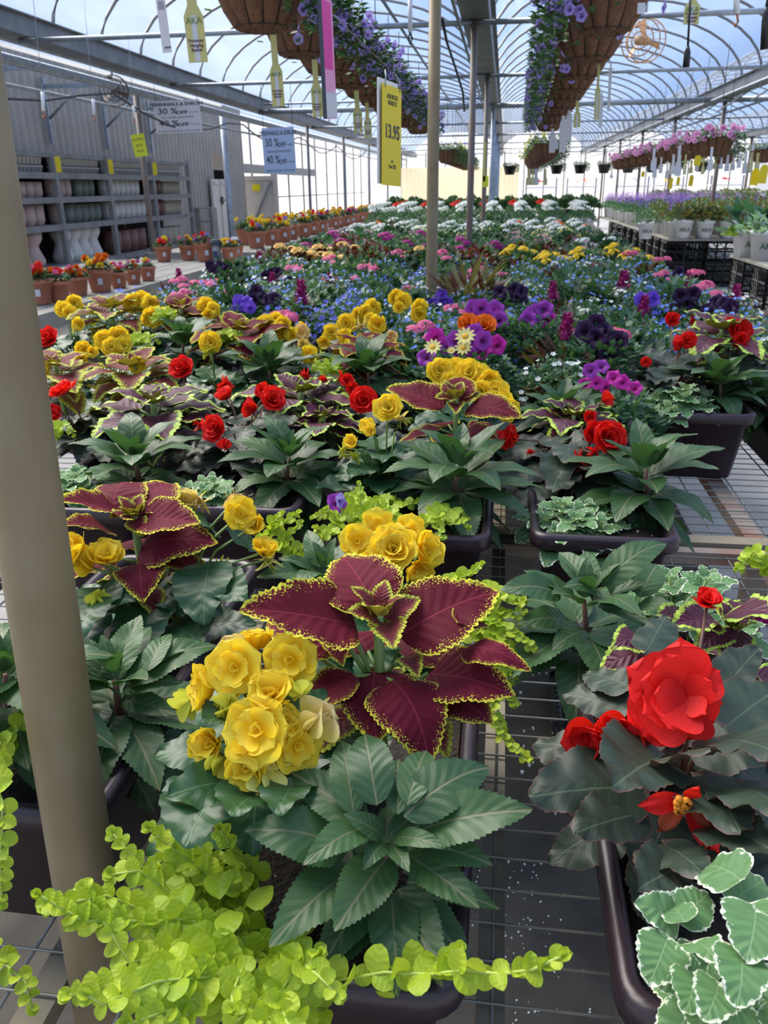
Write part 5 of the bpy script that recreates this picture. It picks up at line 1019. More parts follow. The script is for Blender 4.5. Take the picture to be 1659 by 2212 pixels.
o = thing('dracaena', 'spiky olive foliage plant at the foot of the first bed post', 'plant', at(1020, 630, Y=4.0)); obj('foliage', mound_mesh('foliage', [leafm('olive_leaf', (.16, .15, .05)), L6], .12, .08, 90, .16, .012, 78), o, T(*at(1020, 650, Y=4.0)), 'stuff')
# verbenas with visible pink heads
VB = MB(); rn = random.Random(4)
for k in range(40):
    u = V((rn.gauss(0, 1), rn.gauss(0, 1), abs(rn.gauss(0, .8)))).normalized(); p = V((u.x*.034, u.y*.034, u.z*.02)); a = u.orthogonal().normalized(); b = u.cross(a)
    for j in range(5):
        t = j*1.257; d = a*cos(t)+b*sin(t); s_ = u.cross(d); VB.add([p, p+d*.006+s_*.004, p+d*.010, p+d*.006-s_*.004], [(0, 1, 2, 3)], [(0, .5), (.5, 1), (1, .5), (.5, 0)])
VB = VB.mesh('flower_head', P_PNK, False)
for i, (px, py, Y) in enumerate(((562, 567, 6.3), (480, 600, 5.2), (505, 637, 4.1), (620, 585, 5.6), (712, 605, 5.0), (615, 680, 3.3), (745, 577, 6.0), (425, 614, 4.6), (815, 597, 5.2), (1089, 595, 5.2), (1297, 575, 5.8), (1337, 722, 2.7), (871, 627, 4.3), (1365, 550, 6.2), (1500, 590, 5.2), (610, 690, 3.2), (1425, 562, 5.6))):
    c = at(px, py, Y=Y); o = thing('verbena', 'pink verbena heads above the small flowers, '+where(c.x, c.y), 'plant', (c.x, c.y, BZ+.1), 'pink verbena heads standing above the bed, '+where(c.x, c.y))
    for k in range(3): obj('flower_head', VB, o, T(c.x+random.uniform(-.035, .035), c.y+random.uniform(-.03, .03), c.z+random.uniform(-.012, .012)))
    stem(o, [(c.x, c.y, c.z-.12), (c.x, c.y, c.z)], .003)
# orange marigold, daisies
c = at(1036, 708, Y=2.6); o = thing('marigold', 'deep orange double marigold bloom among purple petunias', 'plant', (c.x, c.y, BZ+.1)); n_ = (V((0, 0, CAMH))-c).normalized()+V((0, 0, .9))
flower(o, c+V((.012, 0, 0)), .045, n_, 'rose', P_ORG); flower(o, c+V((-.035, .02, .004)), .04, n_, 'rose', P_ORG); stem(o, [(c.x, c.y, c.z-.15), c], .003)
RINGS['daisy'] = [(11, 1.0, 8, 0, 0)]
dz = petal_mesh('petal', P_CRM, .30, .1, .1, .0)
DM = MB()
for k in range(11):
    M = frame((0, 0, 0), V((cos(k*.571), sin(k*.571), .12)), V((0, 0, 1)), 1.0); DM.add([M @ v.co for v in dz.vertices], [tuple(p.vertices) for p in dz.polygons], [(.5, .5)]*len(dz.vertices))
DC = MB(); DC.lathe([(.3, 0), (.28, .08), (.15, .13), (0, .15)], 12); DC = DC.mesh('flower_centre', mat('daisy_centre', (.65, .35, .02), .8)); DM = DM.mesh('daisy', petal_mat('pale_daisy_petal', (.85, .75, .15), (.88, .84, .42)))
o = thing('daisy', 'pale yellow daisies in front of the purple petunias', 'plant', at(970, 770, Y=2.25))
for px, py, r_ in ((935, 750, .028), (1001, 752, .027), (1005, 727, .032), (975, 757, .014)):
    p = at(px, py, Y=2.25); Mf = frame(p, V((1, 0, .1)), V((random.uniform(-.3, .3), -.8, .8)), r_); f = obj('flower', DM, o, Mf); WINV[f.name] = Mf.inverted(); obj('flower_centre', DC, f, Mf); stem(o, [p, p+V((0, .01, -.12))], .0015)
# ================= hanging baskets
ORD = 'first second third fourth fifth sixth seventh eighth ninth tenth eleventh twelfth thirteenth fourteenth fifteenth sixteenth seventeenth eighteenth nineteenth twentieth'.split()+['%d%s' % (n, 'st' if n % 10 == 1 else 'nd' if n % 10 == 2 else 'rd' if n % 10 == 3 else 'th') for n in range(21, 60)]
def nth(i): return ORD[i]
BN = 12
BK = MB(); prof = [(0, -.175), (.09, -.172), (.115, -.155), (.150, -.10), (.178, -.03), (.188, .03), (.182, .035), (.16, .0), (.0, -.01)]
BP = []
for i in range(len(prof)-1):
    for t in (0, .33, .66): BP.append((prof[i][0]*(1-t)+prof[i+1][0]*t, prof[i][1]*(1-t)+prof[i+1][1]*t))
BP.append(prof[-1])
BK.lathe(BP, BN*8, mod=lambda a, t: 1+(.0 if t < .12 or t > .7 else 1)*(.15*abs(sin(BN*a/2))**.6-.10))
BK = BK.mesh('coir_liner', M_COIR)
BW = MB()
for k in range(BN):
    a = 2*pi*k/BN; BW.tube([((r_*.93)*cos(a), (r_*.93)*sin(a), z) for r_, z in ((.06, -.176), (.118, -.157), (.150, -.10), (.178, -.03), (.200, .03))], .0018, 5)
for r_, z in ((.112, -.160), (.190, .034)): BW.tube([(r_*cos(t*pi/18), r_*sin(t*pi/18), z) for t in range(37)], .003, 5)
BW = BW.mesh('wire_frame', M_BWIRE)
CH = MB()
for k in range(3): a = 2*pi*k/3+.5; CH.tube([(.19*cos(a), .19*sin(a), .03), (0, 0, .45)], .002, 4)
CH.tube([(0, 0, .45), (0, 0, .62)], .004, 5); CH = CH.mesh('hanging_wires', M_BWIRE)
BFOL = []
for k in range(3):
    m = MB(); rn = random.Random(k+200)
    for j in range(850):
        a = rn.random()*6.28; t = rn.random(); q = .10+.13*rn.random()**.6; z = .02+.16*sqrt(max(0, 1-(q/.25)**2))*rn.random()
        if t < .45: q = .18+.13*rn.random(); z = .06-.24*rn.random()**1.3; a = rn.gauss(.15 if k != 1 else 3.0, .7)
        p = V((q*cos(a), q*sin(a), z)); d = V((cos(a)+rn.uniform(-.6, .6), sin(a)+rn.uniform(-.6, .6), rn.uniform(-.6, .7))).normalized(); s_ = d.cross(V((rn.uniform(-.5, .5), rn.uniform(-.5, .5), 1))).normalized(); l = rn.uniform(.028, .055)
        m.add([p, p+d*l*.5+s_*l*.3, p+d*l, p+d*l*.5-s_*l*.3], [(0, 1, 2, 3)], m=rn.randrange(3))
    BFOL.append(m.mesh('foliage', [L1, L2, L4], False))
def petunia_fill(o, c, s, key, n, side, fo, r_=.027, low=True):
    for k in range(n):
        a = random.gauss(side, .75); t = random.random(); q = random.uniform(.19, .33)*s; z = (random.uniform(-.15, .12) if low else random.uniform(.02, .15))*s
        d = V((cos(a), sin(a), random.uniform(-.2, .4))); kk = pick(key) if isinstance(key, list) else key; trs(o, kk, V(c)+V((q*cos(a), q*sin(a), z)), r_*s, d+V((0, -.6, -.1)))
def basket(c, label, plabel, key, n, side, grp, pgrp, s=1.0, fo=0, chain=True, bl=True, r_=.027, low=True):
    c = V(c); o = thing('hanging_basket', label, 'basket', c-V((0, 0, .175*s)), grp); M = T(*c) @ Matrix.Rotation(random.random()*2, 4, 'Z') @ Matrix.Scale(s, 4)
    obj('coir_liner', BK, o, M); obj('wire_frame', BW, o, M); obj('hanging_wires', CH, o, M)
    if c.z+.62*s < 2.87: m = MB(); m.tube([c+V((0, 0, .6*s)), (c.x, c.y, 2.9)], .004, 5); obj('hook_rod', m.mesh('hook_rod', M_BWIRE), o)
    p = thing('petunia', plabel, 'plant', c, pgrp); obj('foliage', BFOL[fo], p, T(*c) @ Matrix.Scale(s, 4), 'stuff')
    petunia_fill(p, c, s, key, n, side, fo, r_, low); return o
BZ0 = 2.1+.175
LY = [3.02, 3.80, 4.55, 5.25, 5.95, 6.65, 7.36, 8.2, 9.05, 9.96, 11.2]
for i, Y in enumerate(LY):
    x = -1.03-.008*i
    basket((x, Y, BZ0+(.10 if i == 0 else 0)), 'brown coconut fibre hanging basket, '+nth(i)+' of the left row', 'lavender petunias spilling from the '+nth(i)+' basket of the left row', 'lav', 34, .1, 'fibre baskets of the left row', 'lavender petunias of the left row', fo=0)
RY = [4.2, 5.06, 5.86, 6.64, 7.35, 8.15, 9.0, 10.0, 11.3]
for i, Y in enumerate(RY):
    x = .405+.012*i; bb = basket((x, Y, BZ0), 'brown coconut fibre hanging basket, '+nth(i)+' of the right row', 'lavender petunias spilling from the '+nth(i)+' basket of the right row', 'lav', 32, 3.2, 'fibre baskets of the right row', 'lavender petunias of the right row', fo=1)
    if i == 0:
        st = at(1385, 18, Y=4.02); m = MB(); m.box((0, 0, 0), (.03, .002, .04)); obj('price_sticker', m.mesh('price_sticker', M_CARD, False), bb, T(*st))
        petunia_fill(bpy.data.objects[[o.name for o in bpy.data.objects if o.name.startswith('petunia') and o.type == 'EMPTY' and abs(o.location.y-Y) < .01][-1]], (x, Y, BZ0), 1, 'lav', 8, .2, 1)
for i, Y in enumerate((15.0, 16.0, 17.0, 18.0, 19.2, 20.5, 22)):
    basket((-.98 if i else -1.0, Y, 2.02), nth(i)+' small far fibre basket left of the centre posts', 'lemon and lavender petunia in the '+nth(i)+' small far basket left of centre', ['lyl', 'lav', 'lyl'], 8, .4, 'far baskets left of the centre posts', 'far petunias left of the centre posts', 1.0, 2, low=False)
    basket((.60, Y-1.5, 2.02), nth(i)+' small far fibre basket right of the centre posts', 'yellow petunias in the '+nth(i)+' small far basket right of centre', 'lyl', 9, 2.6, 'far baskets right of the centre posts', 'yellow petunias right of the centre posts', 1.05, 2, low=False, r_=.035)
for i in range(10):
    Y = 10.6+i*.95
    basket((2.38-.0*i, Y, 1.93), nth(i)+' brown basket in the row of pink petunias over the perennials', 'pink veined petunias in the '+nth(i)+' basket over the perennial tables', 'lpk', 20, -1.7, 'baskets with pink petunias over the perennials', 'pink petunias over the perennials', .95, 2, r_=.042, low=False)
for i in range(7):
    basket((2.95+i*.42, 12.6-.25*i, 1.86), 'woven brown basket near the right edge, '+nth(i)+' from the left', 'green trailing plant in the '+nth(i)+' woven basket near the right edge', ['lyl'], 1, -1.5, 'woven baskets at the right edge', 'trailing plants of the right edge baskets', .8, 2, low=False)
# black plastic hanging pots across the far end
HP = MB(); HP.lathe([(0, 0), (.12, 0), (.17, .2), (.178, .2), (.178, .22), (.165, .22), (.0, .18)], 16); HP.tube([(0, .17, .2), (0, 0, .62), (0, -.17, .2)], .006, 4); HP.tube([(0, 0, .62), (0, 0, 1.12)], .005, 4); HP = HP.mesh('hanging_pot', M_BLKP)
for i in range(9):
    x = .1+i*.62; o = thing('hanging_pot', 'black hanging pot with green tuft, across the far end of the house', 'pot', (x, 24, 1.75), 'black hanging pots across the far end'); obj('pot', HP, o, T(x, 24, 1.75)); obj('foliage', BFOL[2], o, T(x, 24, 1.95) @ Matrix.Scale(.8, 4), 'stuff')
# basket support pipes
for x in (-1.05, .44):
    m = MB(); m.tube([(x, 2, 2.9), (x, 24, 2.9)], .015, 6); obj('basket_pipe', m.mesh('basket_pipe', M_GALV), ceil)
# ================= writing helper
def text(s, size, mt, parent, M, al='CENTER', nm='lettering', sx=1.0, bold=0):
    c = bpy.data.curves.new('lettering', 'FONT'); c.body = s; c.size = size; c.align_x = al; c.align_y = 'CENTER'; c.extrude = .0004; c.resolution_u = 2; c.offset = bold; c.space_line = .95
    c.materials.append(mt); t_ = bpy.data.objects.new('t', c); me = bpy.data.meshes.new_from_object(t_); bpy.data.objects.remove(t_); o = obj(nm, me, parent, M @ Matrix.Diagonal((sx, 1, 1, 1))); return o
def card_frame(c, yaw=0, roll=0):  # local x right, y up, z toward the camera side
    return T(*c) @ Matrix.Rotation(yaw, 4, 'Z') @ Matrix.Rotation(pi/2, 4, 'X') @ Matrix.Rotation(roll, 4, 'Z')
def sheet(parent, nm, M, w_, h_, mt, t=.002):
    m = MB(); m.box((0, 0, 0), (w_, h_, t)); return obj(nm, m.mesh(nm, mt, False), parent, M)
def span(px0, py0, px1, py1, Y): a, b = at(px0, py0, Y=Y), at(px1, py1, Y=Y); return (a+b)/2, abs(b.x-a.x), abs(b.z-a.z)
# perennials sale signs
for (x0, y0, x1, y1, Y, lab, mt, yaw) in ((565, 276, 640, 374, 11.25, 'pale blue-white hanging sale sign reading 30 % off in front of the glowing film wall', M_BLUECARD, -.02), (331, 218, 436, 286, 11.25, 'grey-white hanging sale sign reading 30 % off against the corrugated wall', M_GREYCARD, .05)):
    c, w_, h_ = span(x0, y0, x1, y1, Y); s = thing('sale_sign', lab, 'sign', c); M = card_frame(c, yaw, .02)
    sheet(s, 'board', M, w_, h_, mt, .006); z = T(0, 0, .0045)
    for t, fy, fs, fx, sx in (('PERENNIALS & SHRUBS', .38, .135, 0, .76), ('30 %', .17, .25, -.20, .8), ('OFF', .12, .15, .10, .9), ('TAG PRICE', .12, .05, .36, .7), ('BUY MORE SAVE MORE!', -.02, .075, 0, .8), ('40 %', -.20, .25, -.20, .8), ('OFF', -.25, .15, .10, .9), ('TAG PRICE', -.25, .05, .36, .7), ('WHEN YOU BUY 5 OR MORE', -.44, .07, 0, .9)):
        text(t, fs*h_, M_INK, s, M @ z @ T(fx*w_, fy*h_, 0), sx=sx*(w_/h_)*1.1, bold=.0015 if fs > .1 else 0)
    m = MB(); 
    for q in (-.45, .45): m.tube([(c.x+q*w_, c.y, c.z+h_/2), (c.x+q*w_, c.y, 2.75)], .003, 4)
    obj('cord', m.mesh('cord', M_BLKP), s)
# big yellow price sign
c = at(846, 296, Y=2.3); cf = card_frame(c, 1.31, -.04); s = thing('price_sign', 'bright yellow price sign reading 13.95 clipped on a wire by the first bed post', 'sign', c)
sheet(s, 'board', cf, .125, .235, M_YEL, .003); sheet(s, 'backing_board', cf @ T(-.004, .008, -.010) , .13, .245, M_WHITE, .004)
text('ASSORTED\nBASKETS', .015, M_INK, s, cf @ T(0, .085, .002)); text('13.95', .046, M_INK, s, cf @ T(0, .01, .002), bold=.001); text('or\n2 for $25', .014, M_INK, s, cf @ T(0, -.065, .002))
m = MB()
for q in (-.05, .05): m.tube([cf @ V((q, .11, .002)), cf @ V((q*.9, .135, .002)), cf @ V((q*.7, .15, -.004))], .002, 5)
obj('clip', m.mesh('clip', M_GALV), s)
w1 = at(697, 10, Y=2.2); w2 = cf @ V((0, .15, 0)); w3 = at(925, 280, Y=4.3)
m = MB(); m.tube([w1, w2, w3], .0012, 5); solo('sign_wire', m.mesh('sign_wire', M_RPOST), 'thin taut wire running from the pink sign to the brown post', 'wire')
# pink sign nearly edge on
c = at(709, 130, Y=2.1); cf = card_frame(c, 1.53, .07); s = thing('pink_sign', 'narrow pink and white sign hanging almost edge-on before the baskets', 'sign', c)
L_ = (at(697, 0, Y=2.1)-at(718, 258, Y=2.1)).length
sheet(s, 'board', cf, .11, L_, M_LPINK, .004); sheet(s, 'magenta_panel', cf @ T(-.01, L_*.2, .003), .085, L_*.55, M_PINKC, .001); sheet(s, 'white_panel', cf @ T(0, -L_*.38, .003), .108, L_*.22, M_CARD, .001); sheet(s, 'dark_edge', cf @ T(-.057, 0, 0), .006, L_, M_INK, .008)
# lime card on the post by the shelving, small cards on posts
c = at(301, 314, Y=11.0); cf = card_frame(c, .1, .12); s = thing('lime_card', 'tilted lime yellow card fixed to the post before the ceramics shelves', 'sign', c); sheet(s, 'card', cf, .175, .27, M_LIME, .002); text('POTTERY\n\n$9.99\n\nEACH', .036, M_INK, s, cf @ T(0, 0, .002))
c = at(1049, 392, Y=11.1); s = thing('small_card', 'small yellow card stapled to the third bed post', 'sign', c); sheet(s, 'card', card_frame(c), .07, .13, M_LIME)
c = at(1047, 350, Y=11.1); s = thing('small_card', 'tall thin yellow strip on the third bed post above the card', 'sign', c); sheet(s, 'card', card_frame(c), .03, .45, M_YCARD)
# plant tags hanging from the baskets: white ribbon neck over a bottle-shaped yellow card
def tag(px, py0, py1, wpx, Y, label, group=None, mt=M_YCARD, txt=True, neck=.4, body=True, lean=.03):
    a, b = at(px, py0, Y=Y), at(px+2, py1, Y=Y); D = Y*1.06; w_ = wpx*D/F; h_ = (a-b).length; c = (a+b)/2; s = thing('basket_tag', label, 'tag', a, group); cf = card_frame(c, random.uniform(-.15, .15), lean); m = MB()
    hb = h_*(1-neck); y0 = -h_/2; ytop = y0+hb; sh = min(w_*.5, hb*.2); wn = w_*.5
    P = [(-w_/2, y0, 0), (w_/2, y0, 0), (w_/2, ytop-sh, 0), (wn/2, ytop, 0), (wn/2, h_/2, 0), (-wn/2, h_/2, 0), (-wn/2, ytop, 0), (-w_/2, ytop-sh, 0)]
    P2 = P+[(p[0], p[1], -.001) for p in P]; m.add(P2, [tuple(range(8)), tuple(range(15, 7, -1))]+[(i, i+8, (i+1) % 8+8, (i+1) % 8) for i in range(8)]); obj('card', m.mesh('card', mt, False), s, cf)
    if a.z < 2.85: m = MB(); m.tube([a-V((0, 0, .004)), (a.x, a.y, 2.88)], .0008, 3); obj('string', m.mesh('string', M_GALV), s)
    if mt is M_YCARD: sheet(s, 'pale_stripe', cf @ T(0, y0+hb*.42, .0006), w_*.28, hb*.80, M_CARD, .0006)
    if txt:
        text('AKA', w_*.42, M_STEM if mt is M_YCARD else M_INK, s, cf @ T(0, ytop-sh*1.0-w_*.22, .0016), bold=.0003)
        text('Premium\nHanging\nBasket', w_*.22, M_PINK_INK, s, cf @ T(0, y0+hb*.30, .0016), bold=.0002)
    return s
tag(417, -60, 135, 36, 3.0, 'nearest pale yellow basket tag reading AKA Premium Hanging Basket', neck=.35)
tag(595, 75, 230, 24, 3.75, 'yellow basket tag hanging right below the nearest left-row basket')
tag(682, 128, 253, 21, 4.5, 'yellow basket tag between the pink sign and the second tag')
tag(771, 195, 287, 17, 5.9, 'yellow basket tag left of a shorter twin near the yellow price sign')
tag(793, 222, 300, 14, 6.7, 'smaller yellow basket tag just left of the yellow price sign')
tag(1495, -30, 52, 26, 3.6, 'yellow basket tag cut by the top edge at upper right')
c, w_, h_ = span(334, -40, 368, 110, 3.0); s = thing('price_tag', 'long white plant tag with small print and price, left of the yellow tag', 'tag', c); cf = card_frame(c, .1, .04); sheet(s, 'card', cf, w_, h_*1.05, M_GREYCARD, .001)
text('Petunia\nkeep moist\nfull sun\nfeed weekly\nin summer\nwater daily\n\n', w_*.15, M_INK, s, cf @ T(0, h_*.14, .001)); text('$24.95', w_*.26, M_INK, s, cf @ T(w_*.15, -h_*.45, .001), bold=.0003)
for i, (px, y0, y1, wp, Y, k) in enumerate(((1290, 140, 258, 9, 5.1, 0), (1297, 200, 276, 7, 5.6, 1), (1316, 135, 240, 5, 5.2, 1), (1246, 218, 275, 12, 6.6, 0), (1228, 238, 305, 11, 7.4, 1), (1215, 250, 328, 12, 7.8, 1), (1192, 278, 330, 11, 8.6, 1), (1200, 300, 322, 8, 9, 1))):
    tag(px, y0, y1, wp, Y, 'slim tag beneath the right row of fibre baskets, '+nth(i)+' from the near end', 'tags under the right row of baskets', M_YCARD if k == 0 else M_CARD, False, .4 if k == 0 else .1)
rn = random.Random(9)
for i in range(26):
    Y = rn.uniform(12, 18); tag(rn.uniform(1140, 1180) if i < 8 else 1310+i*13, 365 if i < 8 else 350-.12*i*6+rn.uniform(-8, 8), 400 if i < 8 else 385-.12*i*6+rn.uniform(-8, 10), rn.uniform(6, 9), Y if i < 8 else rn.uniform(10, 12.5), 'small tag dangling below the far baskets, '+nth(i)+' of its line', 'small tags below the far baskets', pick([M_CARD, M_YCARD, M_CARD]), False, .5)
for px, y0, y1, wp, Y in ((1411, 320, 368, 9, 10.2), (1465, 315, 380, 10, 10.2), (1535, 318, 368, 9, 10), (1590, 268, 340, 6, 11), (1626, 300, 325, 6, 12), (1320, 370, 385, 6, 13)):
    tag(px, y0, y1, wp, Y, 'white ribbon tag hanging over the perennial tables', 'white ribbon tags over the perennials', M_CARD, False, .5)
for i, (px, y0, y1, wp, Y) in enumerate(((1506, 336, 358, 12, 10.4), (1630, 364, 400, 14, 9.8), (1648, 356, 396, 14, 9.7), (1492, 378, 402, 8, 12), (1448, 384, 408, 7, 12), (1464, 382, 400, 6, 12.5), (1388, 370, 382, 6, 14))):
    tag(px, y0, y1, wp, Y, 'bright yellow price card hanging over the perennial tables', 'yellow price cards over the perennials', M_YEL, False, 0, lean=-.05)
for px, y0, y1, Y in ((92, 100, 240, 5.5), (201, 150, 248, 6.8), (288, 170, 256, 8.2), (1590, 0, 30, 4)):
    a, b = at(px, y0, Y=Y), at(px+2, y1, Y=Y); a = V((a.x, a.y, 2.86))
    o = thing('shop_hook', 'white tube hook hanging before the corrugated wall' if px < 400 else 'white hook at the top right', 'hook', a, 'white tube hooks by the corrugated wall' if px < 400 else None)
    q = at(px, y1-42*5.5/Y, Y=Y); m = MB(); m.tube([a, q], .002, 4); obj('wire', m.mesh('wire', M_GALV), o); m = MB(); m.tube([q, b], .0125, 8); obj('tube', m.mesh('tube', M_WHITE), o); m = MB(); m.tube([b, b+V((.008, 0, -.03)), b+V((0, 0, -.045)), b+V((-.01, 0, -.03))], .005, 5); obj('clip', m.mesh('clip', M_TERR), o)
for px, y0, y1, ys, Y, lab in ((1486, -20, 100, 145, 3.3, 'black hanging hook handle below a dark rod at upper right'), (1656, -20, 15, 106, 2.6, 'black hook handle cut by the right edge at the top')):
    a, b, e_ = at(px+6, y0, Y=Y), at(px, y1, Y=Y), at(px-4, ys, Y=Y); o = thing('hook_handle', lab, 'hook', a); m = MB(); m.tube([a, b], .004, 6); obj('rod', m.mesh('rod', M_BLKP), o)
    m = MB(); m.tube([b, b*.85+e_*.15, b*.7+e_*.3, e_], [.005, .008, .011, .012], 12); obj('handle', m.mesh('handle', M_BLKP), o)
a, b = at(886, -10, Y=5), at(886, 70, Y=5); o = thing('shop_hook', 'white plastic tube with a black clip hanging left of the first brown post', 'hook', a); m = MB(); m.tube([a, b], .012, 8); obj('tube', m.mesh('tube', M_WHITE), o)
m = MB(); m.tube([b, b+V((.012, 0, -.03)), b+V((.0, 0, -.06)), b+V((-.012, 0, -.03)), b], .005, 5); obj('clip', m.mesh('clip', M_BLKP), o)

# ================= left: plank tables with terracotta pots
M_BLOCK = mat('concrete_block', (.40, .36, .32), .9)
def table(x0, x1, y0, y1, lab, z=.70):
    o = thing('plank_table', lab, 'table', ((x0+x1)/2, (y0+y1)/2, 0)); n = int((x1-x0)/.14); wd = (x1-x0)/n
    pm_ = MB(); pm_.box((0, 0, 0), (wd-.012, y1-y0, .03)); pm_ = pm_.mesh('plank', M_WOOD, False)
    for i in range(n): obj('plank', pm_, o, T(x0+wd*(i+.5), (y0+y1)/2, z-.015+random.uniform(-.002, .002)))
    m = MB(); m.box((x1+.02, (y0+y1)/2, z-.05), (.04, y1-y0, .12)); obj('edge_board', m.mesh('edge_board', M_WOOD, False), o)
    m = MB(); m.box(((x0+x1)/2, y0-.02, z-.05), (x1-x0+.08, .04, .12)); m.box(((x0+x1)/2, y1+.02, z-.05), (x1-x0+.08, .04, .12)); obj('end_board', m.mesh('end_board', M_WOOD, False), o)
    m = MB(); m.box((0, 0, (z-.03)/2), (.2, .4, z-.03)); bm_ = m.mesh('block_support', M_BLOCK, False); y = y0+.25
    while y < y1:
        for x in (x0+.15, x1-.1): obj('block_support', bm_, o, T(x, y, 0))
        y += 1.5
    return o
table(-4.9, -3.15, 4.6, 9.75, 'grey plank table at left carrying the terracotta pots of bright annuals')
table(-4.7, -3.28, 10.9, 24, 'second grey plank table with a long line of terracotta pots')
TP = MB(); TP.lathe([(0, 0), (.095, 0), (.105, .02), (.135, .20), (.147, .20), (.152, .205), (.152, .235), (.146, .245), (.136, .24), (.128, .20), (0, .20)], 32); TPM = TP.mesh('pot', M_TERR)
TS = MB(); TS.lathe([(0, 0), (.128, 0)], 24); TS.lathe([(.128, 0), (.0, .006)], 24); TSM = TS.mesh('soil', M_SOIL)
def flowerpot(c, label, keys, s=1.0, sticker=True, group=None, seed=0):
    o = thing('flower_pot', label, 'pot', c, group); M = T(*c) @ Matrix.Scale(s, 4); obj('pot', TPM, o, M); obj('soil', TSM, o, M @ T(0, 0, .205))
    if sticker: m = MB(); m.box((.03, -.125, .12), (.05, .004, .065), M=None); obj('sticker', m.mesh('sticker', M_CARD, False), o, M @ Matrix.Rotation(.25, 4, 'Z'))
    p = thing('annuals', 'annuals in '+label, 'plant', V(c)+V((0, 0, .2*s)), group and 'flowers of '+group); cc = V(c)+V((0, 0, .20*s))
    keys = list(keys)*2
    obj('foliage', pick(FOL['dusty']+FOL['leafy']), p, T(*cc) @ Matrix.Scale(.88*s, 4), 'stuff')
    if seed % 2 == 0: obj('dark_foliage', FOL['bronze'][0], p, T(*cc) @ Matrix.Scale(.55*s, 4), 'stuff')
    rn = random.Random(seed); mm = dict(o=P_ORG, p=P_PNK, r=P_RED, y=P_YEL, w=P_WHT, m=P_MAG, l=P_LAV)
    for i, k in enumerate(keys):
        a = rn.random()*6.28; q = rn.uniform(.03, .125)*s; h = rn.uniform(.07, .17)*s
        if rn.random() < .6: a = -1.6+rn.uniform(-1.3, 1.3)
        flower(p, cc+V((q*cos(a), q*sin(a), h)), (.046 if k in 'oy' else .040)*s, (cos(a)*.4, -.6+sin(a)*.2, .7), 'rose' if k in 'oy' else 'double', mm[k])
    return o
FL = [(75, 661, 66, 'terracotta pot at the near end of the plank table by the thick post', 'oorpoor'), (121, 655, 54, 'wide terracotta pot second on the plank table', 'orppoor'), (163, 641, 48, 'terracotta pot tucked behind the wide second one', 'oorpm'), (210, 633, 58, 'broad terracotta pot with orange and yellow blooms on the plank table', 'oyowpy'),
      (252, 624, 40, 'terracotta pot with a white sticker right of the broad one', 'pmoywp'), (284, 615, 38, 'terracotta pot with white blossoms and a sticker', 'wwpmo'), (316, 608, 36, 'last terracotta pot of the near group on the plank table', 'wpyg'[:3]),
      (350, 566, 38, 'lone terracotta pot with a yellow and a coral bloom', 'yrrm'), (403, 563, 38, 'terracotta pot left in the back group of four', 'ymlp'), (440, 566, 46, 'larger terracotta pot in the back group', 'mlypr'), (494, 567, 38, 'terracotta pot right of the grey spray bottle', 'yywrm'), (510, 556, 30, 'terracotta pot half hidden at the end of the back group', 'wmr')]
for i, (px, py, wp, lab, ks) in enumerate(FL):
    b = at(px, py, Z=.70); D = -(RM.transposed() @ (b-V((0, 0, CAMH)))).z; s = wp*D/F/.29; flowerpot(b+V((0, .10*s, .001)), lab, (ks+ks)[:len(ks)+4], s, seed=i, sticker=i not in (1, 2))
for i in range(18):
    Y = 11.75+i*.68; flowerpot((-3.44+random.uniform(-.05, .05), Y, .70), 'terracotta pot, '+nth(i)+' in the long line on the second plank table', random.choice(['yrpym', 'yylrp', 'ryywy', 'yyyrl']), .98, True, 'terracotta pots in the long line', i)
    if i < 12: flowerpot((-3.86, Y+.75, .70), 'terracotta pot, '+nth(i)+' in the back line on the second plank table', random.choice(['yyrpy', 'yyy', 'yryy']), .98, False, 'terracotta pots in the back line', i+30)
c = at(470, 566, Z=.70); o = thing('spray_bottle', 'grey and blue bottle with a dark cap between terracotta pots', 'bottle', c); m = MB(); m.lathe([(0, 0), (.05, 0), (.05, .18), (.03, .21)], 16); obj('body', m.mesh('body', mat('grey_bottle', (.35, .40, .45), .4)), o, T(*c)); m = MB(); m.lathe([(.07, .19), (.07, .25), (0, .25)], 16); obj('cap', m.mesh('cap', M_INK), o, T(*c)); m = MB(); m.box((0, -.051, .09), (.05, .004, .07)); obj('label', m.mesh('label', mat('navy_label', (.02, .05, .15), .5), False), o, T(*c))
# ================= shelving with ceramics along the metal wall
SX = -5.55; shelfY = (7.2, 8.7, 10.2, 11.65, 13.2, 14.8)
sh = thing('pot_shelving', 'long grey wooden shelving full of ceramic pots along the corrugated wall', 'shelving', (SX-.3, 11, 0))
SZ = (.62, 1.10, 1.42, 1.70, 1.93)
def shz(z, y): return z
for z in SZ:
    m = MB(); m.box((SX-.28, 11.0, z-.025), (.6, 7.6, .05)); obj('shelf_board', m.mesh('shelf_board', M_GREYW, False), sh)
    if z != SZ[-1]: m = MB(); m.box((SX+.03, 11.0, z-.03), (.03, 7.6, .07)); obj('front_lip', m.mesh('front_lip', M_GREYW, False), sh)
for y in shelfY:
    for x in (SX+.02, SX-.56): m = MB(); m.box((x, y, .98), (.06, .08, 1.96)); obj('upright', m.mesh('upright', M_GREYW, False), sh)
m = MB(); m.box((SX-.59, 11.0, 1.25), (.02, 7.6, 1.3)); obj('back_panel', m.mesh('back_panel', mat('dark_back', (.035, .035, .035), .9), False), sh)
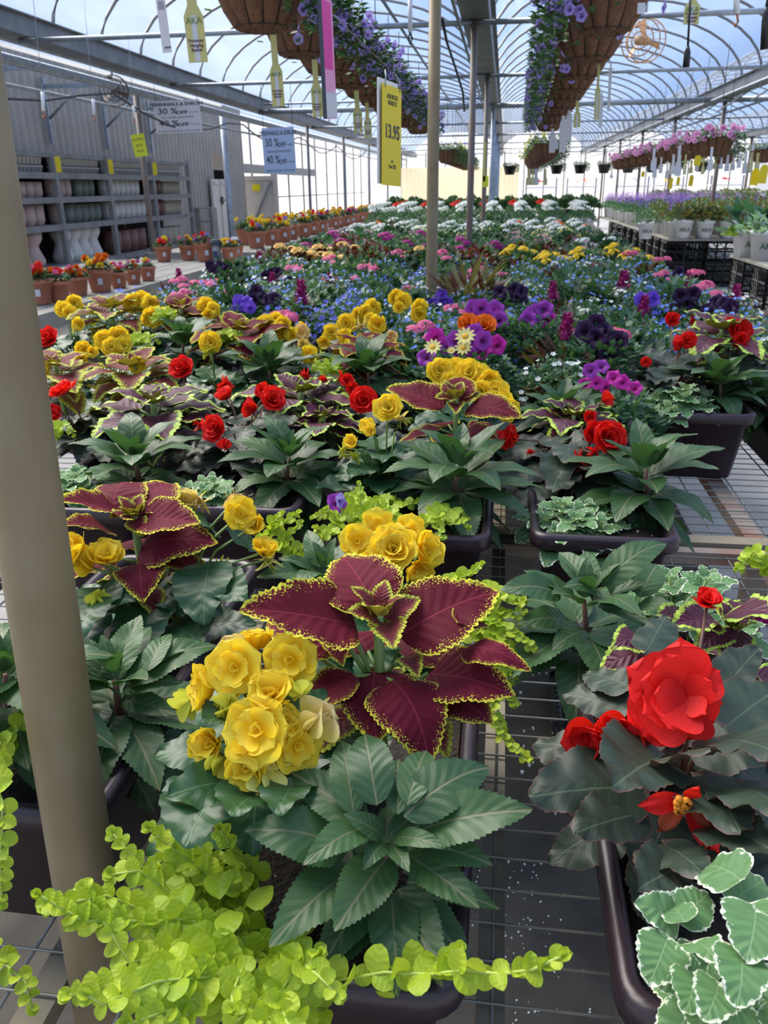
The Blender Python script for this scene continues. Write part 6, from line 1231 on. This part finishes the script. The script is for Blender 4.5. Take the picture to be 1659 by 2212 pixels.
CER = dict(pink=mat('pinkish_clay', (.60, .45, .41), .8, col2=(.52, .38, .34), nscale=8), green=mat('grey_green_glaze', (.17, .21, .18), .6), white=mat('chalk_white_clay', (.75, .73, .70), .7, col2=(.62, .61, .58), nscale=8), brown=mat('brown_glaze', (.22, .11, .09), .5, col2=(.16, .08, .065), nscale=8), sand=mat('sand_clay', (.46, .41, .32), .7))
def pot_mesh(h, r_, kind):
    m = MB()
    if kind == 'cyl': m.lathe([(0, 0), (r_*.8, 0), (r_*.8, h*.12), (r_*.98, h*.2), (r_, h), (r_*.9, h), (r_*.88, h*.85), (0, h*.85)], 20)
    elif kind == 'small': m.lathe([(0, 0), (r_*.6, 0), (r_*.95, h*.8), (r_*1.05, h*.8), (r_*1.05, h), (r_*.85, h), (0, h*.8)], 12)
    else: m.lathe([(0, 0), (r_*.95, 0), (r_*1.05, h*.2), (r_*.7, h*.50), (r_*.65, h*.6), (r_, h*.78), (r_*1.02, h), (r_*.9, h), (0, h*.9)], 20)
    return m
PM = {}
def cpot(h, r_, kind, colr, y, x, z, lab, grp, nm='ceramic_pot'):
    k = (h, r_, kind, colr)
    if k not in PM: PM[k] = pot_mesh(h, r_, kind).mesh('ceramic_pot', CER[colr])
    return solo(nm, PM[k], lab, 'pot', T(x, y, z), grp)
CNAME = dict(pink='pinkish', green='grey-green', white='chalk white', brown='brown', sand='sand-coloured')
RC = {}
def row(y0, y1, z, h, r_, colr, kind='cyl', rowname='second', x=SX-.16, gap=1.06):
    y = y0+r_
    while y+r_ <= y1+.01:
        k_ = (colr, rowname); i = RC.get(k_, 0); RC[k_] = i+1
        cpot(h, r_, kind, colr, y, x, z+.001, nth(i)+' '+CNAME[colr]+' ceramic pot from the left on the %s shelf' % rowname, '%s pots on the %s shelf' % (CNAME[colr], rowname)); y += 2*r_*gap
for z, nm, h, r_ in ((SZ[2], 'upper', .225, .082), (SZ[1], 'middle', .24, .092)):
    row(7.3, 8.65, z, h, r_, 'pink', 'cyl', nm); row(8.75, 10.15, z, h*(.8 if z == SZ[2] else 1), r_*1.1, 'pink', 'cyl', nm); row(10.3, 10.9 if z == SZ[2] else 10.55, z, h, r_, 'pink', 'cyl', nm); row(10.95 if z == SZ[2] else 10.6, 11.6, z, h-.01, r_, 'green', 'cyl', nm); row(11.75, 13.1, z, h, r_, 'white', 'cyl', nm); row(13.3, 13.9, z, h, r_, 'brown', 'cyl', nm); row(13.95, 14.75, z, h-.02, .07, 'sand', 'cyl', nm)
row(7.3, 10.1, SZ[0], .42, .15, 'pink', 'vase', 'lowest'); row(10.3, 11.6, SZ[0], .42, .13, 'white', 'vase', 'lowest'); row(11.75, 13.1, SZ[0], .32, .14, 'brown', 'cyl', 'lowest'); row(13.3, 14.7, SZ[0], .28, .12, 'sand', 'cyl', 'lowest')
y = 7.25
while y < 14.75:
    if min(abs(y-q) for q in shelfY) > .08:
        for k in range(2): cpot(.085, .041, 'small', 'white', y, SX-.10, SZ[3]+.001+k*.095, 'small white pot in the double-stacked line on the top shelf', 'small white pots on the top shelf', 'small_pot')
    y += .088
for y in shelfY[1:5]:
    c = V((SX+.06, y, 1.80)); s = thing('shelf_card', 'small yellow price card on a shelving upright', 'sign', c, 'yellow price cards on the shelving'); sheet(s, 'card', T(*c) @ Matrix.Rotation(.5, 4, 'Z') @ Matrix.Rotation(pi/2, 4, 'X'), .10, .18, M_YEL)
# small whitish rack with shelves beyond the shelving
o = thing('display_rack', 'small pale wooden rack with open shelves left of the white gate leaves', 'rack', (-5.9, 18.6, 0)); a, b = at(420, 455, Y=17.6), at(458, 455, Y=17.6)
for z in (.55, .85, 1.12): m = MB(); m.box(((a.x+b.x)/2, 17.7, z), (b.x-a.x, .3, .03)); obj('shelf_board', m.mesh('shelf_board', M_WOOD, False), o)
for x in (a.x, b.x): m = MB(); m.box((x, 17.7, .56), (.04, .3, 1.12)); obj('side', m.mesh('side', M_WOOD, False), o)
# ================= right: crate tables of perennials
def plank_top(x0, x1, y0, y1, lab, z=.69):
    o = thing('display_board', lab, 'table', ((x0+x1)/2, (y0+y1)/2, z)); n = int((x1-x0)/.30)
    for i in range(n): m = MB(); w_ = (x1-x0)/n; m.box((x0+w_*(i+.5), (y0+y1)/2, z), (w_-.008, y1-y0, .025)); obj('plank', m.mesh('plank', M_WOOD, False), o)
    return o
plank_top(2.45, 4.9, 13.3, 23, 'long grey board table of white-potted perennials resting on black crates')
plank_top(2.62, 5.2, 8.3, 10.35, 'nearer board table on black lattice crates at the right edge')
for j, Y in enumerate((13.6, 14.3, 15.0, 15.8, 16.6, 17.5, 18.4, 19.4, 20.5)):
    for k in range(2): crate('bulb_crate', ['lower', 'upper'][k]+' black crate under the long table, '+nth(j)+' from the near end', (2.72, Y, .002+k*.336), (.52, .52, .33), M_BLKP, 'black crates under the long table', 5)
for i, x in enumerate((3.32, 4.3)):
    for k in range(2): crate('bulb_crate', ['lower', 'upper'][k]+' black lattice crate, '+['left', 'right'][i]+' one at the near end of the long table', (x, 13.65, .002+k*.336), (.52, .52, .33), M_BLKP, 'crates at the near end of the long table', 5)
for i, (x, Y) in enumerate(((2.92, 10.05), (2.92, 9.2), (3.55, 10.05), (3.55, 9.2), (2.92, 8.6))):
    for k in range(2): crate('bulb_crate', ['lower', 'upper'][k]+' black lattice crate under the near right table, '+['back left', 'middle left', 'back right', 'middle right', 'front left'][i], (x, Y, .002+k*.336), (.52, .50, .33), M_BLKP, 'crates under the near right table', 6)
WP = MB(); WP.lathe([(0, 0), (.09, 0), (.115, .20), (.125, .20), (.127, .23), (.118, .235), (.108, .19), (0, .19)], 20); WP = WP.mesh('nursery_pot', M_WHITE)
SHR = dict(green=mound_mesh('foliage', [leafm('olive_green_leaf', (.12, .20, .05)), L1, leafm('reddish_tip', (.20, .12, .04))], .22, .30, 420, .05, .018, 91), light=mound_mesh('foliage', [L1, L5], .20, .26, 420, .05, .012, 92), dark=mound_mesh('foliage', [L2, L4], .22, .28, 420, .07, .028, 93), lime=mound_mesh('foliage', [L3], .18, .14, 200, .07, .03, 94),
           hosta=mound_mesh('foliage', [leafm('hosta_leaf', (.05, .14, .08))], .20, .25, 50, .20, .055, 95), pale=mound_mesh('foliage', [leafm('silver_green_leaf', (.22, .36, .28))], .20, .16, 110, .12, .022, 96))
SP = MB(); rn = random.Random(8)
for k in range(16):
    a = rn.random()*6.28; q = .16*sqrt(rn.random()); b = V((q*cos(a), q*sin(a), .20)); t_ = b+V((rn.uniform(-.05, .05), rn.uniform(-.05, .05), rn.uniform(.16, .24)))
    for j in range(14):
        p = b+(t_-b)*(j/14); d = V((rn.gauss(0, 1), rn.gauss(0, 1), .4)).normalized(); s_ = d.orthogonal().normalized(); r_ = .017*(1-j/18)
        SP.add([p, p+d*r_*.6+s_*r_*.6, p+d*r_*1.4, p+d*r_*.6-s_*r_*.6], [(0, 1, 2, 3)], [(0, .5), (.5, 1), (1, .5), (.5, 0)])
SPM = {'vio': SP.mesh('flower_spikes', petal_mat('salvia_violet', (.14, .06, .38), (.26, .14, .58)), False), 'mauve': SP.mesh('flower_spikes', petal_mat('astilbe_mauve', (.45, .22, .50), (.62, .38, .68)), False)}
def PLC(x, y): return nth(max(0, int((y-13.3)/.49)))+' from near end, '+nth(max(0, round((x-2.62)/.4)))+' from aisle'
def perennial(x, y, z, kind, fl, s=1.0, label=None, grp=None, aka=False):
    o = thing('perennial_pot', label or 'white nursery pot, long table, '+PLC(x, y), 'pot', (x, y, z), grp or (None if label else 'white nursery pots on the long table')); obj('pot', WP, o, T(x, y, z) @ Matrix.Scale(s, 4))
    if aka: text('AKA', .07*s, L2, o, card_frame((x, y-.116*s, z+.11*s), 0), bold=.001)
    p = thing('perennial', {'green': 'olive shrub', 'light': 'fine green plant', 'dark': 'dark leafy plant', 'lime': 'lime plant', 'hosta': 'hosta', 'pale': 'silvery fern'}[kind]+(' with %s spikes' % {'vio': 'violet', 'mauve': 'mauve'}[fl] if fl else '')+(', long table, '+PLC(x, y) if not label else ' in '+label.replace('the near left corner', 'the corner')), 'plant', (x, y, z+.19*s), None if label else kind+' perennials on the long table'+(' in bloom' if fl else ''))
    obj('foliage', SHR[kind], p, T(x, y, z+.17*s) @ Matrix.Scale(s, 4), 'stuff')
    if fl: obj('flower_spikes', SPM[fl], p, T(x, y, z+.17*s) @ Matrix.Scale(s*1.1, 4), 'stuff')
random.seed(21)
for r_ in range(6):
    Y = 13.55
    while Y < 22.8:
        x = 2.62+r_*.40+random.uniform(-.03, .03); k = random.random()
        if Y < 15.5: kd, fl = ('green', None) if r_ > 0 or k < .6 else ('light', 'vio')
        elif Y < 19.0: kd, fl = ('light', 'vio' if k < .55 else None) if r_ < 3 else ('green', 'vio' if k < .2 else None)
        else: kd, fl = ('light', 'mauve' if k < .7 else 'vio')

        perennial(x, Y, .705, kd, fl, random.uniform(.95, 1.12), aka=False); Y += .47+.03*r_
for px, lab, kd, s in ((1395, 'white AKA pot at the near corner of the long table', 'light', 1.0), (1475, 'white AKA pot of olive perennial facing the aisle', 'green', 1.15), (1522, 'white pot second from the corner of the long table', 'green', 1.1), (1572, 'white pot with a chipped side near the post on the long table', 'green', 1.1)):
    c = at(px, 500, Y=13.42); perennial(c.x, 13.42, .705, kd, None, s, lab, aka=True)
for px, lab, kd, s, Y in ((1606, 'white pot with lime foliage at the corner of the near right table', 'lime', 1.1, 10.15), (1618, 'white pot with big hosta leaves behind the lime one', 'hosta', 1.25, 10.0), (1650, 'white AKA pot of silvery ferny foliage at the right edge', 'pale', 1.3, 9.6), (1690, 'white pot just past the right edge', 'hosta', 1.2, 9.9)):
    c = at(px, 540, Y=Y); perennial(c.x, Y, .705, kd, None, s, lab, aka=True)
# other benches further off on the right and at the far end
def shrub_row(x0, x1, y0, y1, kind, z, nmz, grp, pot=True, step=.5, s=1.2, flower_=None, leg=True, pm=HP):
    t = thing('far_bench', 'far bench holding '+nmz, 'bench', ((x0+x1)/2, (y0+y1)/2, 0)); m = MB(); m.box(((x0+x1)/2, (y0+y1)/2, z-.03), (x1-x0, y1-y0, .05)); obj('top', m.mesh('top', M_WOOD, False), t)
    for x in (x0+.1, x1-.1):
        for y in (y0+.1, y1-.1): m = MB(); m.box((x, y, (z-.05)/2), (.08, .08, z-.05)); obj('leg', m.mesh('leg', M_RUST, False), t)
    y = y0+.25
    while y < y1:
        x = x0+.25
        while x < x1:
            o = thing('potted_shrub', 'plant among '+nmz.replace('mixed ', '').replace('dark green ', 'dark ').replace(' across the bed end', '').replace(' beyond the', ' past').replace('just past the end of the wire bench', 'past the bench').replace(' with white blossoms', '')+', row %s, %s from left' % (['one', 'two', 'three', 'four', 'five', 'six', 'seven', 'eight', 'nine'][int((y-y0)/step)], nth(int((x-x0)/step))), 'plant', (x, y, z), grp); obj('pot', ROUNDPOT if not flower_ else WP, o, T(x, y, z) @ Matrix.Scale(1.1, 4)); obj('foliage', SHR[kind], o, T(x, y, z+.17) @ Matrix.Scale(s*random.uniform(.9, 1.1), 4), 'stuff')
            if flower_: obj('flowers', flower_, o, T(x, y, z+.25) @ Matrix.Scale(1.3, 4), 'stuff')
            x += step
        y += step
shrub_row(-3.1, 2.2, 22.5, 24.2, 'dark', .66, 'dark green hydrangeas in black pots across the bed end', 'dark hydrangeas across the bed end', s=1.35)
shrub_row(3.9, 9.5, 23.5, 25, 'green', .75, 'green shrubs with white blossoms at far right', 'white-flowered shrubs at far right', step=.6, s=1.3, flower_=SF['whitec'][0])
shrub_row(5.4, 9.8, 14, 19, 'green', .72, 'olive shrubs beyond the perennial table', 'olive shrubs beyond the perennials', step=.62, s=1.35)
shrub_row(-2.2, 1.2, 13.0, 14.6, 'light', .74, 'leafy greens just past the end of the wire bench', 'leafy greens past the wire bench', step=.45, s=1.0, flower_=SF['whitec'][1])
shrub_row(-2.2, 1.2, 16.0, 18.0, 'light', .74, 'mixed red and green plants beyond the wire bench', 'red flowered plants beyond the wire bench', step=.55, s=1.1, flower_=SF['redc'][0])
for i in range(5):
    x = 1.2+i*1.5; y = 30+(i % 2)*2
    o = thing('sale_cart', 'pale rolling cart stacked with plants near the bright far wall', 'cart', (x, y, 0), 'pale carts near the far wall')
    for z in (.4, .9, 1.4): m = MB(); m.box((x, y, z), (1.1, .6, .04)); obj('shelf', m.mesh('shelf', M_WHITE, False), o)
    m = MB()
    for dx in (-.5, .5): m.box((x+dx, y, .85), (.05, .05, 1.7))
    obj('frame', m.mesh('frame', M_GALV, False), o); obj('flowers', SF[['redc', 'orange', 'whitec', 'yellow', 'redc'][i]][0], o, T(x, y, 1.40) @ Matrix.Scale(1.4, 4), 'stuff')
